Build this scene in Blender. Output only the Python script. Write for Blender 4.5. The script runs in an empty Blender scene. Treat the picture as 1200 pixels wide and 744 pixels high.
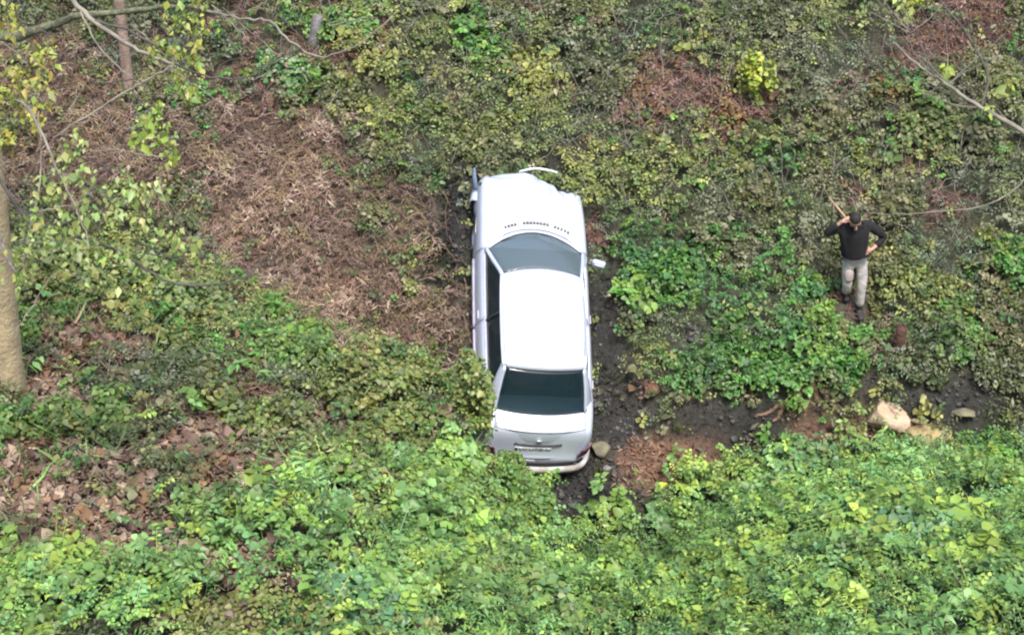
import bpy, bmesh, math
import numpy as np
from mathutils import Vector, Matrix

R = math.radians
rng = np.random.default_rng(7)
scene = bpy.context.scene
COL = scene.collection

# ------------------------------------------------------------------ camera, sky, sun, exposure
PITCH = 35.0
CAM = np.array([0.0, -21.3, 14.9])
FPX = 2054.0                      # focal length in pixels of the 1200 px wide photograph
cd = bpy.data.cameras.new('camera')
cd.sensor_width = 36.0
cd.lens = 36.0 * FPX / 1200.0
cd.clip_end = 500
cam = bpy.data.objects.new('camera', cd)
cam.location = CAM
cam.rotation_euler = (R(90 - PITCH), 0, 0)
COL.objects.link(cam)
scene.camera = cam

SUN_EL, SUN_AZ = 64.0, 160.0      # azimuth measured clockwise from +Y
world = bpy.data.worlds.new('World')
scene.world = world
world.use_nodes = True
wn = world.node_tree
sky = wn.nodes.new('ShaderNodeTexSky')
sky.sky_type = 'NISHITA'
sky.sun_disc = False
sky.sun_elevation = R(SUN_EL)
sky.sun_rotation = R(SUN_AZ)
sky.dust_density = 4.0
sky.air_density = 1.0
sky.ozone_density = 1.0
bgn = wn.nodes['Background']
bgn.inputs['Strength'].default_value = 0.12
wn.links.new(sky.outputs[0], bgn.inputs['Color'])

sl = bpy.data.lights.new('sun', 'SUN')
sl.energy = 1.5
sl.angle = R(11)
sl.color = (1.0, 0.97, 0.93)
sun = bpy.data.objects.new('sun', sl)
sd = Vector((math.sin(R(SUN_AZ)) * math.cos(R(SUN_EL)), math.cos(R(SUN_AZ)) * math.cos(R(SUN_EL)), math.sin(R(SUN_EL))))
sun.rotation_euler = sd.to_track_quat('Z', 'Y').to_euler()
sun.location = (0, -5, 30)
COL.objects.link(sun)

scene.view_settings.view_transform = 'Standard'
scene.view_settings.look = 'None'
scene.view_settings.gamma = 1.0
scene.view_settings.use_curve_mapping = False
scene.view_settings.exposure = 1.5
scene.cycles.filter_width = 2.1

# ------------------------------------------------------------------ maths helpers
def sstep(a, b, x):
    t = np.clip((np.asarray(x, float) - a) / (b - a), 0, 1)
    return t * t * (3 - 2 * t)

def _hash(ix, iy, seed):
    n = (ix.astype(np.int64) * 374761393 + iy.astype(np.int64) * 668265263 + seed * 1442695041) & 0xffffffff
    n = ((n ^ (n >> 13)) * 1274126177) & 0xffffffff
    n = (n ^ (n >> 16)) & 0xffffffff
    return n / 4294967295.0

def vnoise(x, y, seed=0):
    x = np.asarray(x, float); y = np.asarray(y, float)
    ix = np.floor(x); iy = np.floor(y)
    fx = x - ix; fy = y - iy
    fx = fx * fx * (3 - 2 * fx); fy = fy * fy * (3 - 2 * fy)
    a = _hash(ix, iy, seed); b = _hash(ix + 1, iy, seed)
    c = _hash(ix, iy + 1, seed); d = _hash(ix + 1, iy + 1, seed)
    return (a * (1 - fx) + b * fx) * (1 - fy) + (c * (1 - fx) + d * fx) * fy

def fbm(x, y, seed=0, octv=3):
    s = 0; a = 0.5; t = 0
    for k in range(octv):
        s = s + a * vnoise(x * 2 ** k + 13.7 * k, y * 2 ** k - 7.1 * k, seed + k); t += a; a *= 0.5
    return s / t

cp, sp_ = math.cos(R(PITCH)), math.sin(R(PITCH))
FWD = np.array([0, cp, -sp_]); UPV = np.array([0, sp_, cp]); RGT = np.array([1.0, 0, 0])

def project(P):
    d = np.asarray(P, float) - CAM
    z = d @ FWD
    return 600 + FPX * (d @ RGT) / z, 372 - FPX * (d @ UPV) / z, z

def ray(u, v):
    d = FWD + RGT * (u - 600) / FPX + UPV * (372 - v) / FPX
    return d / np.linalg.norm(d)

def along(u, v, dist):
    """world point seen at photo pixel (u, v), dist metres in depth from the camera"""
    d = FWD + RGT * (u - 600) / FPX + UPV * (372 - v) / FPX
    return CAM + d * dist

# ------------------------------------------------------------------ car placement (needed by the terrain)
SLOPE = 35.0
CAR_YAW, CAR_ROLL = 1.2, 11.0
f0 = Vector((0, math.cos(R(SLOPE)), math.sin(R(SLOPE))))
u0 = Vector((0, -math.sin(R(SLOPE)), math.cos(R(SLOPE))))
fw = Matrix.Rotation(R(CAR_YAW), 3, u0) @ f0
upc = Matrix.Rotation(R(CAR_ROLL), 3, fw) @ u0
rt = fw.cross(upc)
CAR_POS = Vector((0.175, -0.18, -0.12))
CARM = Matrix(((rt.x, fw.x, upc.x, CAR_POS.x), (rt.y, fw.y, upc.y, CAR_POS.y), (rt.z, fw.z, upc.z, CAR_POS.z), (0, 0, 0, 1)))
CARI = np.array(CARM.inverted())

def car_local(P):
    P = np.asarray(P, float)
    return P @ CARI[:3, :3].T + CARI[:3, 3]

# ------------------------------------------------------------------ terrain height
def near_params(x):
    yn = np.interp(x, [-12, -8, -4, -2.5, -1.5, -0.5, 0.3, 1.0, 1.8, 3.0, 5.0, 8.0, 12], [1.6, 1.1, 0.4, -0.2, -0.95, -1.95, -2.95, -3.4, -3.3, -2.6, -2.05, -1.95, -1.9])
    zb = 0.7 * (yn + 0.35) - 0.10
    slope = np.interp(x, [-8, -3, 0, 4, 9], [0.16, 0.24, 0.42, 0.48, 0.50])
    return yn, zb, slope

def H(x, y):
    x = np.asarray(x, float); y = np.asarray(y, float)
    far = 0.70 * y
    far = np.where(y > 9, 6.3 + 0.45 * (y - 9), far)
    far = np.where(y > 25, 13.5 + 0.1 * (y - 25), far)
    # bank lip above the creek on the right
    yl = -1.02 + 0.10 * np.sin(x * 1.7) + np.interp(x, [1.2, 3, 6], [-0.25, -0.12, 0.10])
    lipw = sstep(1.5, 2.6, x)
    far = far + lipw * (0.16 * sstep(yl - 0.1, yl + 0.5, y) * (1 - sstep(yl + 0.5, yl + 2.0, y)) - 0.42 * (1 - sstep(yl - 0.22, yl + 0.05, y)))
    yn, zb, s = near_params(x)
    dn = yn - y
    near = zb + s * dn + 0.25 * sstep(0, 1.5, dn)
    near = near + 0.45 * np.exp(-(((x + 1.9) / 1.0) ** 2 + ((y + 2.2) / 0.9) ** 2)) + 0.95 * np.exp(-(((x + 0.62) / 0.72) ** 2 + ((y + 2.72) / 0.62) ** 2))
    far2 = np.maximum(-y - 10.5, 0)
    near = near + 0.55 * far2
    near = np.minimum(near, 13.0)
    k = 0.18
    m = np.maximum(far, near)
    h = m + k * np.log(np.exp((far - m) / k) + np.exp((near - m) / k))
    h = h - 0.12
    h = h + 0.34 * (fbm(x * 0.55, y * 0.7, 3, 2) - 0.5) + 0.16 * (fbm(x * 1.7, y * 2.0, 11, 2) - 0.5) + 0.05 * (fbm(x * 6, y * 6, 17, 2) - 0.5)
    # seat for the car: ground follows the plane of its wheels
    n = np.array(upc)
    base = np.array(CAR_POS) + n * 0.06
    zc = base[2] - (n[0] * (x - base[0]) + n[1] * (y - base[1])) / n[2]
    lx = x - CAR_POS.x; ly = y - CAR_POS.y
    cyw, syw = math.cos(R(CAR_YAW)), math.sin(R(CAR_YAW))
    ax = lx * cyw + ly * syw
    ay = -lx * syw + ly * cyw
    dx = np.maximum(np.abs(ax) - 0.86, 0); dy = np.maximum(np.abs(ay) - 1.72, 0)
    w = 1 - sstep(0.0, 0.42, np.hypot(dx, dy))
    zc = zc + 0.05 * (fbm(x * 5, y * 5, 23, 2) - 0.5)
    return h * (1 - w) + zc * w

def ground(u, v):
    """point of the terrain seen at photo pixel (u, v)"""
    d = ray(u, v); t = 8.0
    tt = np.arange(8, 60, 0.02)
    P = CAM + tt[:, None] * d
    below = P[:, 2] < H(P[:, 0], P[:, 1])
    i = int(np.argmax(below))
    return P[i]

# ------------------------------------------------------------------ object helpers
def link(o, parent=None):
    COL.objects.link(o)
    if parent is not None:
        o.parent = parent
    return o

def tag(o, label=None, cat=None, group=None, kind=None):
    if label: o['label'] = label
    if cat: o['category'] = cat
    if group: o['group'] = group
    if kind: o['kind'] = kind
    return o

def empty(name, loc=(0, 0, 0), label=None, cat=None, group=None):
    o = bpy.data.objects.new(name, None)
    o.location = loc
    o.empty_display_size = 0.1
    link(o)
    return tag(o, label, cat, group)

def mesh_obj(name, verts, faces, mat, parent=None, smooth=True):
    me = bpy.data.meshes.new(name)
    me.from_pydata([tuple(map(float, v)) for v in verts], [], [tuple(map(int, f)) for f in faces])
    me.materials.append(mat)
    if smooth:
        me.polygons.foreach_set('use_smooth', [True] * len(me.polygons))
    me.update()
    o = bpy.data.objects.new(name, me)
    return link(o, parent)

def bulk_mesh(name, V, T, mat, colors=None, parent=None, smooth=False):
    """big triangle mesh from numpy arrays; colors per vertex (N,3)"""
    me = bpy.data.meshes.new(name)
    V = np.ascontiguousarray(V, np.float32); T = np.ascontiguousarray(T, np.int32)
    nt = len(T)
    me.vertices.add(len(V)); me.vertices.foreach_set('co', V.ravel())
    me.loops.add(nt * 3); me.loops.foreach_set('vertex_index', T.ravel())
    me.polygons.add(nt)
    me.polygons.foreach_set('loop_start', np.arange(0, nt * 3, 3, dtype=np.int32))
    me.polygons.foreach_set('loop_total', np.full(nt, 3, np.int32))
    me.update(calc_edges=True)
    if smooth:
        me.polygons.foreach_set('use_smooth', np.ones(nt, bool))
    if colors is not None:
        a = me.color_attributes.new('Col', 'FLOAT_COLOR', 'POINT')
        c4 = np.ones((len(V), 4), np.float32); c4[:, :3] = colors
        a.data.foreach_set('color', c4.ravel())
    me.materials.append(mat)
    o = bpy.data.objects.new(name, me)
    return link(o, parent)

def grid_faces(m, n, flip=False):
    f = []
    for i in range(m - 1):
        for j in range(n - 1):
            q = (i * n + j, i * n + j + 1, (i + 1) * n + j + 1, (i + 1) * n + j)
            f.append(q[::-1] if flip else q)
    return f

def tube_data(pts, radii, seg=7, wob=0.0, flat=1.0):
    pts = [Vector(p) for p in pts]
    V = []; F = []
    prev = None
    for i, p in enumerate(pts):
        d = (pts[min(i + 1, len(pts) - 1)] - pts[max(i - 1, 0)]).normalized()
        if prev is None:
            a = d.orthogonal().normalized()
        else:
            a = (prev - d * prev.dot(d)).normalized()
        prev = a
        b = d.cross(a)
        for k in range(seg):
            t = 2 * math.pi * k / seg
            r = radii[i] * (1 + wob * (rng.random() - 0.5))
            V.append(p + a * (math.cos(t) * r) + b * (math.sin(t) * r * flat))
    for i in range(len(pts) - 1):
        for k in range(seg):
            k2 = (k + 1) % seg
            F.append((i * seg + k, i * seg + k2, (i + 1) * seg + k2, (i + 1) * seg + k))
    F.append(tuple(range(seg))[::-1])
    F.append(tuple((len(pts) - 1) * seg + k for k in range(seg)))
    return V, F

def tube(name, pts, radii, mat, parent=None, seg=7, wob=0.0, flat=1.0):
    V, F = tube_data(pts, radii, seg, wob, flat)
    return mesh_obj(name, V, F, mat, parent)

def smooth_path(pts, n=6, jit=0.0):
    """Catmull-Rom through points"""
    P = [np.array(p, float) for p in pts]
    P = [2 * P[0] - P[1]] + P + [2 * P[-1] - P[-2]]
    out = []
    for i in range(1, len(P) - 2):
        for k in range(n):
            t = k / n
            q = 0.5 * ((2 * P[i]) + (-P[i - 1] + P[i + 1]) * t + (2 * P[i - 1] - 5 * P[i] + 4 * P[i + 1] - P[i + 2]) * t ** 2 + (-P[i - 1] + 3 * P[i] - 3 * P[i + 1] + P[i + 2]) * t ** 3)
            if jit: q = q + rng.normal(0, jit, 3)
            out.append(q)
    out.append(P[-2])
    return out

def box_data(cx, cy, cz, sx, sy, sz):
    V = [(cx + a * sx / 2, cy + b * sy / 2, cz + c * sz / 2) for a in (-1, 1) for b in (-1, 1) for c in (-1, 1)]
    F = [(0, 1, 3, 2), (4, 6, 7, 5), (0, 4, 5, 1), (2, 3, 7, 6), (0, 2, 6, 4), (1, 5, 7, 3)]
    return V, F

def bevel_box(name, c, s, mat, parent=None, bev=0.02, seg=2, rot=None):
    bm = bmesh.new()
    V, F = box_data(0, 0, 0, *s)
    vs = [bm.verts.new(v) for v in V]
    for f in F: bm.faces.new([vs[i] for i in f])
    bmesh.ops.recalc_face_normals(bm, faces=bm.faces)
    bmesh.ops.bevel(bm, geom=bm.edges[:], offset=bev, segments=seg, affect='EDGES', profile=0.5)
    if rot is not None:
        bmesh.ops.transform(bm, matrix=rot.to_4x4(), verts=bm.verts)
    bmesh.ops.translate(bm, vec=c, verts=bm.verts)
    me = bpy.data.meshes.new(name); bm.to_mesh(me); bm.free()
    me.materials.append(mat)
    me.polygons.foreach_set('use_smooth', [True] * len(me.polygons))
    return link(bpy.data.objects.new(name, me), parent)

# ------------------------------------------------------------------ materials
def mat_new(name):
    m = bpy.data.materials.new(name); m.use_nodes = True
    return m, m.node_tree, m.node_tree.nodes['Principled BSDF']

def mat_plain(name, col, rough=0.6, metal=0.0, noise=0.0, nscale=8.0, bump=0.0, bscale=30.0, coat=0.0, col2=None):
    m, nt, p = mat_new(name)
    p.inputs['Roughness'].default_value = rough
    p.inputs['Metallic'].default_value = metal
    p.inputs['Coat Weight'].default_value = coat
    p.inputs['Base Color'].default_value = (*col, 1)
    tc = nt.nodes.new('ShaderNodeTexCoord')
    if noise > 0 or col2 is not None:
        n = nt.nodes.new('ShaderNodeTexNoise'); n.inputs['Scale'].default_value = nscale; n.inputs['Detail'].default_value = 5
        nt.links.new(tc.outputs['Object'], n.inputs['Vector'])
        r = nt.nodes.new('ShaderNodeValToRGB')
        c2 = col2 if col2 is not None else tuple(c * (1 - noise) for c in col)
        r.color_ramp.elements[0].position = 0.36; r.color_ramp.elements[1].position = 0.64
        r.color_ramp.elements[0].color = (*c2, 1); r.color_ramp.elements[1].color = (*col, 1)
        nt.links.new(n.outputs['Fac'], r.inputs['Fac']); nt.links.new(r.outputs['Color'], p.inputs['Base Color'])
    if bump > 0:
        n2 = nt.nodes.new('ShaderNodeTexNoise'); n2.inputs['Scale'].default_value = bscale; n2.inputs['Detail'].default_value = 6
        nt.links.new(tc.outputs['Object'], n2.inputs['Vector'])
        b = nt.nodes.new('ShaderNodeBump'); b.inputs['Strength'].default_value = bump; b.inputs['Distance'].default_value = 0.05
        nt.links.new(n2.outputs['Fac'], b.inputs['Height']); nt.links.new(b.outputs['Normal'], p.inputs['Normal'])
    return m

def mat_leaf(name, rough=0.5, trans=0.28, spec=0.4):
    m, nt, p = mat_new(name)
    at = nt.nodes.new('ShaderNodeAttribute'); at.attribute_name = 'Col'
    nt.links.new(at.outputs['Color'], p.inputs['Base Color'])
    p.inputs['Roughness'].default_value = rough
    p.inputs['Specular IOR Level'].default_value = spec
    tr = nt.nodes.new('ShaderNodeBsdfTranslucent')
    nt.links.new(at.outputs['Color'], tr.inputs['Color'])
    mx = nt.nodes.new('ShaderNodeMixShader'); mx.inputs[0].default_value = trans
    nt.links.new(p.outputs[0], mx.inputs[1]); nt.links.new(tr.outputs[0], mx.inputs[2])
    nt.links.new(mx.outputs[0], nt.nodes['Material Output'].inputs['Surface'])
    return m

M = {}
M['leaf'] = mat_leaf('leaf_green', 0.45, 0.22, 0.45)
M['drylf'] = mat_leaf('leaf_dry', 0.8, 0.15, 0.2)
M['bark'] = mat_plain('bark_tan', (0.46, 0.37, 0.22), 0.9, col2=(0.33, 0.265, 0.165), nscale=5, bump=0.45, bscale=22)
M['bark_pink'] = mat_plain('bark_pinkish', (0.32, 0.23, 0.19), 0.9, col2=(0.20, 0.14, 0.11), nscale=5, bump=0.6, bscale=14)
M['bark_moss'] = mat_plain('bark_mossy', (0.16, 0.17, 0.10), 0.95, col2=(0.07, 0.075, 0.045), nscale=14, bump=0.7, bscale=30)
M['twig'] = mat_plain('twig_grey', (0.23, 0.21, 0.165), 0.85, col2=(0.12, 0.11, 0.09), nscale=5)
M['twig_dark'] = mat_plain('twig_dark', (0.09, 0.08, 0.065), 0.85, col2=(0.045, 0.04, 0.035), nscale=5)
M['grey_wood'] = mat_plain('weathered_wood', (0.22, 0.21, 0.21), 0.9, col2=(0.12, 0.11, 0.11), nscale=9, bump=0.6)
M['red_wood'] = mat_plain('rotten_red_wood', (0.12, 0.06, 0.042), 0.95, col2=(0.055, 0.028, 0.02), nscale=9, bump=0.9, bscale=20)
M['root'] = mat_plain('root_bark', (0.22, 0.14, 0.095), 0.95, col2=(0.10, 0.06, 0.045), nscale=7, bump=0.8)
M['boulder'] = mat_plain('sandstone_tan', (0.46, 0.345, 0.245), 0.9, col2=(0.34, 0.255, 0.16), nscale=4, bump=0.4, bscale=16)
M['boulder_moss'] = mat_plain('sandstone_moss', (0.36, 0.28, 0.14), 0.95, col2=(0.20, 0.16, 0.075), nscale=5, bump=0.5, bscale=16)
M['rock_moss'] = mat_plain('rock_mossy', (0.19, 0.18, 0.10), 0.95, col2=(0.11, 0.10, 0.085), nscale=6, bump=0.6)
M['rock_grey'] = mat_plain('rock_grey', (0.24, 0.235, 0.225), 0.9, col2=(0.12, 0.115, 0.11), nscale=7, bump=0.5)
M['rock_dark'] = mat_plain('rock_dark_wet', (0.075, 0.072, 0.072), 0.55, col2=(0.03, 0.03, 0.03), nscale=9, bump=0.5)
M['clod'] = mat_plain('red_earth', (0.22, 0.11, 0.07), 0.98, col2=(0.12, 0.06, 0.04), nscale=8, bump=0.9)

# soil: colour attribute carries what the ground is made of (dark mud, mulch, loam), nodes add grain
def mat_soil():
    m, nt, p = mat_new('soil')
    at = nt.nodes.new('ShaderNodeAttribute'); at.attribute_name = 'Col'
    tc = nt.nodes.new('ShaderNodeTexCoord')
    n = nt.nodes.new('ShaderNodeTexNoise'); n.inputs['Scale'].default_value = 14; n.inputs['Detail'].default_value = 8; n.inputs['Roughness'].default_value = 0.7
    nt.links.new(tc.outputs['Object'], n.inputs['Vector'])
    mr = nt.nodes.new('ShaderNodeMapRange'); mr.inputs[1].default_value = 0.3; mr.inputs[2].default_value = 0.72; mr.inputs[3].default_value = 0.45; mr.inputs[4].default_value = 1.7
    nt.links.new(n.outputs['Fac'], mr.inputs[0])
    mx = nt.nodes.new('ShaderNodeVectorMath'); mx.operation = 'SCALE'
    nt.links.new(at.outputs['Color'], mx.inputs[0]); nt.links.new(mr.outputs[0], mx.inputs['Scale'])
    nt.links.new(mx.outputs[0], p.inputs['Base Color'])
    b = nt.nodes.new('ShaderNodeBump'); b.inputs['Strength'].default_value = 0.9; b.inputs['Distance'].default_value = 0.06
    nt.links.new(n.outputs['Fac'], b.inputs['Height']); nt.links.new(b.outputs['Normal'], p.inputs['Normal'])
    p.inputs['Roughness'].default_value = 0.62
    return m
M['soil'] = mat_soil()

# ------------------------------------------------------------------ what grows where (given at photo pixels, evaluated at ground points)
# types
OLIVE, GREEN, YELLOW, BRACKEN, LITTER, VINE, SOIL, RED, LIME, MULCH = range(10)
PATCH = [  # (u, v, ru, rv, type, weight)
    # dead bracken on the left of the car
    (300, 215, 115, 85, BRACKEN, 2.60), (390, 300, 110, 70, BRACKEN, 2.40), (455, 370, 70, 50, BRACKEN, 2.20), (260, 170, 90, 60, BRACKEN, 1.80), (500, 400, 50, 40, BRACKEN, 1.50),
    (70, 110, 80, 60, BRACKEN, 2.20), (110, 200, 60, 60, BRACKEN, 1.90), (40, 210, 50, 60, BRACKEN, 1.80), (20, 60, 60, 30, BRACKEN, 1.60), (180, 60, 50, 50, BRACKEN, 1.00), (270, 75, 45, 25, RED, 1.40),
    (545, 330, 30, 45, YELLOW, 0.70), (500, 330, 40, 35, YELLOW, 0.90), (450, 280, 30, 22, YELLOW, 0.70),
    # upper middle
    (420, 210, 40, 20, GREEN, 0.50), (570, 60, 40, 30, GREEN, 1.40), (600, 85, 45, 30, YELLOW, 1.50), (450, 110, 60, 50, YELLOW, 1.20), (470, 30, 60, 30, YELLOW, 0.90), (410, 25, 40, 25, GREEN, 1.30), (320, 20, 50, 20, GREEN, 0.90), (330, 95, 40, 25, GREEN, 1.20),
    (640, 150, 50, 40, YELLOW, 0.80), (740, 210, 50, 40, YELLOW, 0.90), (520, 170, 60, 40, YELLOW, 0.80), (690, 85, 25, 60, OLIVE, 0.70), (655, 115, 22, 30, RED, 1.00), (790, 115, 55, 36, RED, 2.2), (650, 15, 30, 15, RED, 0.90), (705, 35, 25, 20, RED, 1.00),
    (540, 225, 30, 30, OLIVE, 0.60), (480, 195, 40, 30, OLIVE, 0.80),
    # upper right
    (850, 140, 45, 40, RED, 1.20), (930, 120, 35, 40, RED, 1.10), (1070, 80, 55, 45, RED, 1.50), (1150, 20, 60, 30, RED, 1.40), (1120, 240, 35, 35, RED, 1.10), (990, 235, 20, 20, RED, 0.90), (1060, 215, 20, 20, RED, 0.80),
    (1075, 150, 55, 45, GREEN, 0.70), (1080, 160, 50, 40, YELLOW, 1.00), (1010, 30, 60, 25, YELLOW, 0.50), (880, 60, 60, 40, YELLOW, 0.70), (930, 165, 30, 30, YELLOW, 0.70),
    # green herbs right of car, under the person
    (790, 320, 65, 40, GREEN, 2.10), (745, 310, 35, 28, GREEN, 1.50), (850, 345, 40, 30, GREEN, 1.10), (945, 345, 25, 30, GREEN, 1.20),
    (830, 440, 60, 28, GREEN, 1.60), (920, 420, 70, 38, GREEN, 1.90), (1000, 425, 50, 25, GREEN, 1.50), (1115, 395, 45, 35, GREEN, 1.80), (1075, 335, 50, 30, YELLOW, 1.40), (1185, 310, 25, 40, GREEN, 1.40), (985, 385, 50, 25, GREEN, 2.20), (1060, 430, 50, 16, OLIVE, 2.00), (1150, 425, 60, 16, OLIVE, 2.20), (1000, 300, 40, 40, OLIVE, 1.20),
    (805, 385, 22, 16, SOIL, 1.58), (1150, 410, 50, 30, OLIVE, 1.00), (765, 452, 25, 20, LITTER, 1.20),
    # bare ground round the car and in the creek
    (540, 245, 24, 55, SOIL, 3.00), (530, 320, 26, 50, SOIL, 1.60), (548, 380, 14, 50, SOIL, 1.20), (655, 196, 40, 14, SOIL, 2.00),
    (712, 400, 24, 80, SOIL, 2.60), (722, 350, 20, 50, SOIL, 2.00), (730, 480, 38, 50, SOIL, 3.00), (700, 565, 60, 45, SOIL, 5.0), (665, 592, 40, 35, SOIL, 4.2), (735, 600, 40, 22, SOIL, 2.6), (690, 255, 14, 40, SOIL, 1.20),
    (830, 495, 55, 32, SOIL, 1.87), (870, 520, 40, 28, SOIL, 1.37), (900, 470, 40, 22, SOIL, 1.58), (1000, 466, 25, 26, SOIL, 1.87), (955, 480, 40, 22, MULCH, 2.00), (1110, 450, 80, 22, SOIL, 2.02), (1110, 485, 60, 28, SOIL, 1.58), (1190, 455, 30, 20, SOIL, 1.08), (1040, 500, 60, 22, MULCH, 1.60),
    (768, 545, 50, 32, MULCH, 6.0), (815, 532, 34, 18, MULCH, 3.4), (712, 600, 22, 18, MULCH, 1.40),
    # left bank
    (120, 330, 120, 55, GREEN, 0.70), (120, 330, 130, 60, YELLOW, 1.10), (250, 385, 90, 40, YELLOW, 1.00), (360, 410, 90, 40, GREEN, 1.10), (330, 440, 60, 25, GREEN, 1.38), (450, 430, 70, 35, YELLOW, 1.62), (440, 480, 90, 45, YELLOW, 1.88), (530, 470, 60, 40, GREEN, 1.00), (560, 530, 60, 45, YELLOW, 1.40), (610, 555, 50, 50, GREEN, 1.40), (500, 540, 50, 30, YELLOW, 1.50),
    (140, 400, 55, 35, LITTER, 0.89), (60, 470, 80, 40, LITTER, 0.86), (230, 470, 90, 40, LITTER, 0.85), (50, 565, 80, 50, LITTER, 1.50), (200, 530, 70, 40, LITTER, 0.71), (330, 550, 80, 40, LITTER, 0.94), (450, 560, 50, 35, LITTER, 0.67), (390, 510, 40, 30, LITTER, 0.53), (300, 480, 60, 40, LITTER, 0.53), (110, 610, 90, 30, LITTER, 1.10), (270, 595, 80, 25, LITTER, 0.67), (400, 590, 50, 25, LITTER, 0.71), (130, 480, 40, 22, GREEN, 1.62), (90, 530, 30, 18, GREEN, 1.75), (200, 555, 30, 20, OLIVE, 1.80), (300, 500, 40, 25, YELLOW, 2.12), (20, 510, 40, 25, GREEN, 1.50), (250, 440, 60, 20, OLIVE, 1.80), (400, 540, 30, 20, YELLOW, 1.75), (300, 640, 70, 24, LITTER, 3.2), (180, 650, 60, 22, LITTER, 2.8), (400, 650, 40, 20, LITTER, 2.4), (140, 400, 50, 32, RED, 2.6), (260, 470, 60, 26, RED, 2.0), (330, 540, 50, 22, RED, 1.8), (330, 680, 40, 20, LITTER, 0.63), (240, 710, 50, 22, LITTER, 0.53),
    (130, 500, 60, 30, OLIVE, 1.40), (290, 520, 40, 30, OLIVE, 1.20), (60, 520, 60, 30, YELLOW, 1.38), (350, 460, 50, 25, OLIVE, 1.20), (170, 440, 60, 25, OLIVE, 1.30),
    (300, 620, 120, 40, VINE, 1.50), (60, 720, 100, 40, VINE, 2.20), (160, 690, 60, 30, VINE, 1.50), (560, 650, 170, 70, VINE, 3.20), (500, 700, 120, 60, VINE, 3.00), (400, 700, 90, 50, VINE, 2.20), (640, 620, 60, 50, VINE, 2.40),
    (430, 630, 60, 30, YELLOW, 1.50),
    # right foreground
    (900, 620, 150, 70, VINE, 3.20), (1060, 620, 160, 80, VINE, 3.20), (1000, 560, 110, 35, VINE, 2.00), (1160, 530, 60, 40, GREEN, 3.00), (800, 640, 90, 60, VINE, 2.80), (960, 700, 320, 80, VINE, 3.00), (720, 700, 120, 60, VINE, 2.80), (930, 540, 50, 40, GREEN, 1.20), (960, 510, 30, 25, YELLOW, 1.60),
]
PA = np.array([p[:4] for p in PATCH], float); PT = np.array([p[4] for p in PATCH]); PW = np.array([p[5] for p in PATCH], float)

def type_weights(x, y):
    z = H(x, y) + 0.10
    P = np.stack([x, y, z], 1)
    u, v, dep = project(P)
    # wander the outlines so that patches do not read as ellipses
    u = u + 70 * (fbm(x * 1.1, y * 1.3, 31, 3) - 0.5)
    v = v + 55 * (fbm(x * 1.2, y * 1.2, 41, 3) - 0.5)
    W = np.zeros((len(x), 10))
    yn, zb, s = near_params(x)
    onnear = sstep(-0.1, 0.5, yn - y)
    n1 = fbm(x * 0.9, y * 1.2, 51, 3); n2 = fbm(x * 1.3, y * 1.6, 61, 3); n3 = fbm(x * 0.8, y * 1.0, 71, 3)
    W[:, OLIVE] = 1.0 * (1 - onnear) + 0.5 * onnear
    W[:, YELLOW] = 0.30 + 0.9 * sstep(0.53, 0.68, n1)
    W[:, GREEN] = 0.16 + 0.7 * sstep(0.60, 0.75, n2) + 0.15 * onnear
    W[:, RED] = (0.03 + 0.9 * sstep(0.60, 0.72, n3)) * (1 - onnear)
    W[:, LITTER] = 0.06 + 0.45 * onnear + 0.30 * onnear * sstep(-1.0, -3.0, x)
    W[:, VINE] = onnear * (0.15 + 1.2 * sstep(-2.0, -4.5, y)) * (0.35 + 0.65 * sstep(-3.0, -0.5, x))
    for i in range(len(PATCH)):
        d = ((u - PA[i, 0]) / PA[i, 2]) ** 2 + ((v - PA[i, 1]) / PA[i, 3]) ** 2
        W[:, PT[i]] += PW[i] * np.exp(-d * 1.1) * 1.35
    W = W ** 2.2
    return W / W.sum(1, keepdims=True), u, v

# ------------------------------------------------------------------ ground sheet
def axis(lo, flo, fhi, hi, fine, coarse):
    return np.concatenate([np.arange(lo, flo, coarse), np.arange(flo, fhi, fine), np.arange(fhi, hi + coarse, coarse)])
gx = axis(-70, -10.5, 10.5, 70, 0.09, 2.0)
gy = axis(-60, -9.6, 7.2, 90, 0.09, 2.0)
GX, GY = np.meshgrid(gx, gy)
gz = H(GX.ravel(), GY.ravel())
Wt, _, _ = type_weights(GX.ravel(), GY.ravel())
soilcol = np.array([[.042, .046, .026], [.030, .035, .017], [.040, .040, .02], [.085, .062, .046], [.065, .045, .032], [.032, .040, .017], [.017, .0165, .0165], [.07, .045, .033], [.06, .06, .03], [.17, .10, .065]])
gc = Wt @ soilcol
gc *= (0.75 + 0.5 * fbm(GX.ravel() * 5, GY.ravel() * 5, 77, 3))[:, None]
ny, nx = GX.shape
idx = np.arange(ny * nx).reshape(ny, nx)
T1 = np.stack([idx[:-1, :-1], idx[:-1, 1:], idx[1:, 1:]], -1).reshape(-1, 3)
T2 = np.stack([idx[:-1, :-1], idx[1:, 1:], idx[1:, :-1]], -1).reshape(-1, 3)
hill = bulk_mesh('hillside', np.stack([GX.ravel(), GY.ravel(), gz], 1), np.concatenate([T1, T2]), M['soil'], gc, smooth=True)
tag(hill, 'steep earth hillside and ravine bank under the plants', 'hillside', kind='structure')

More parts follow.
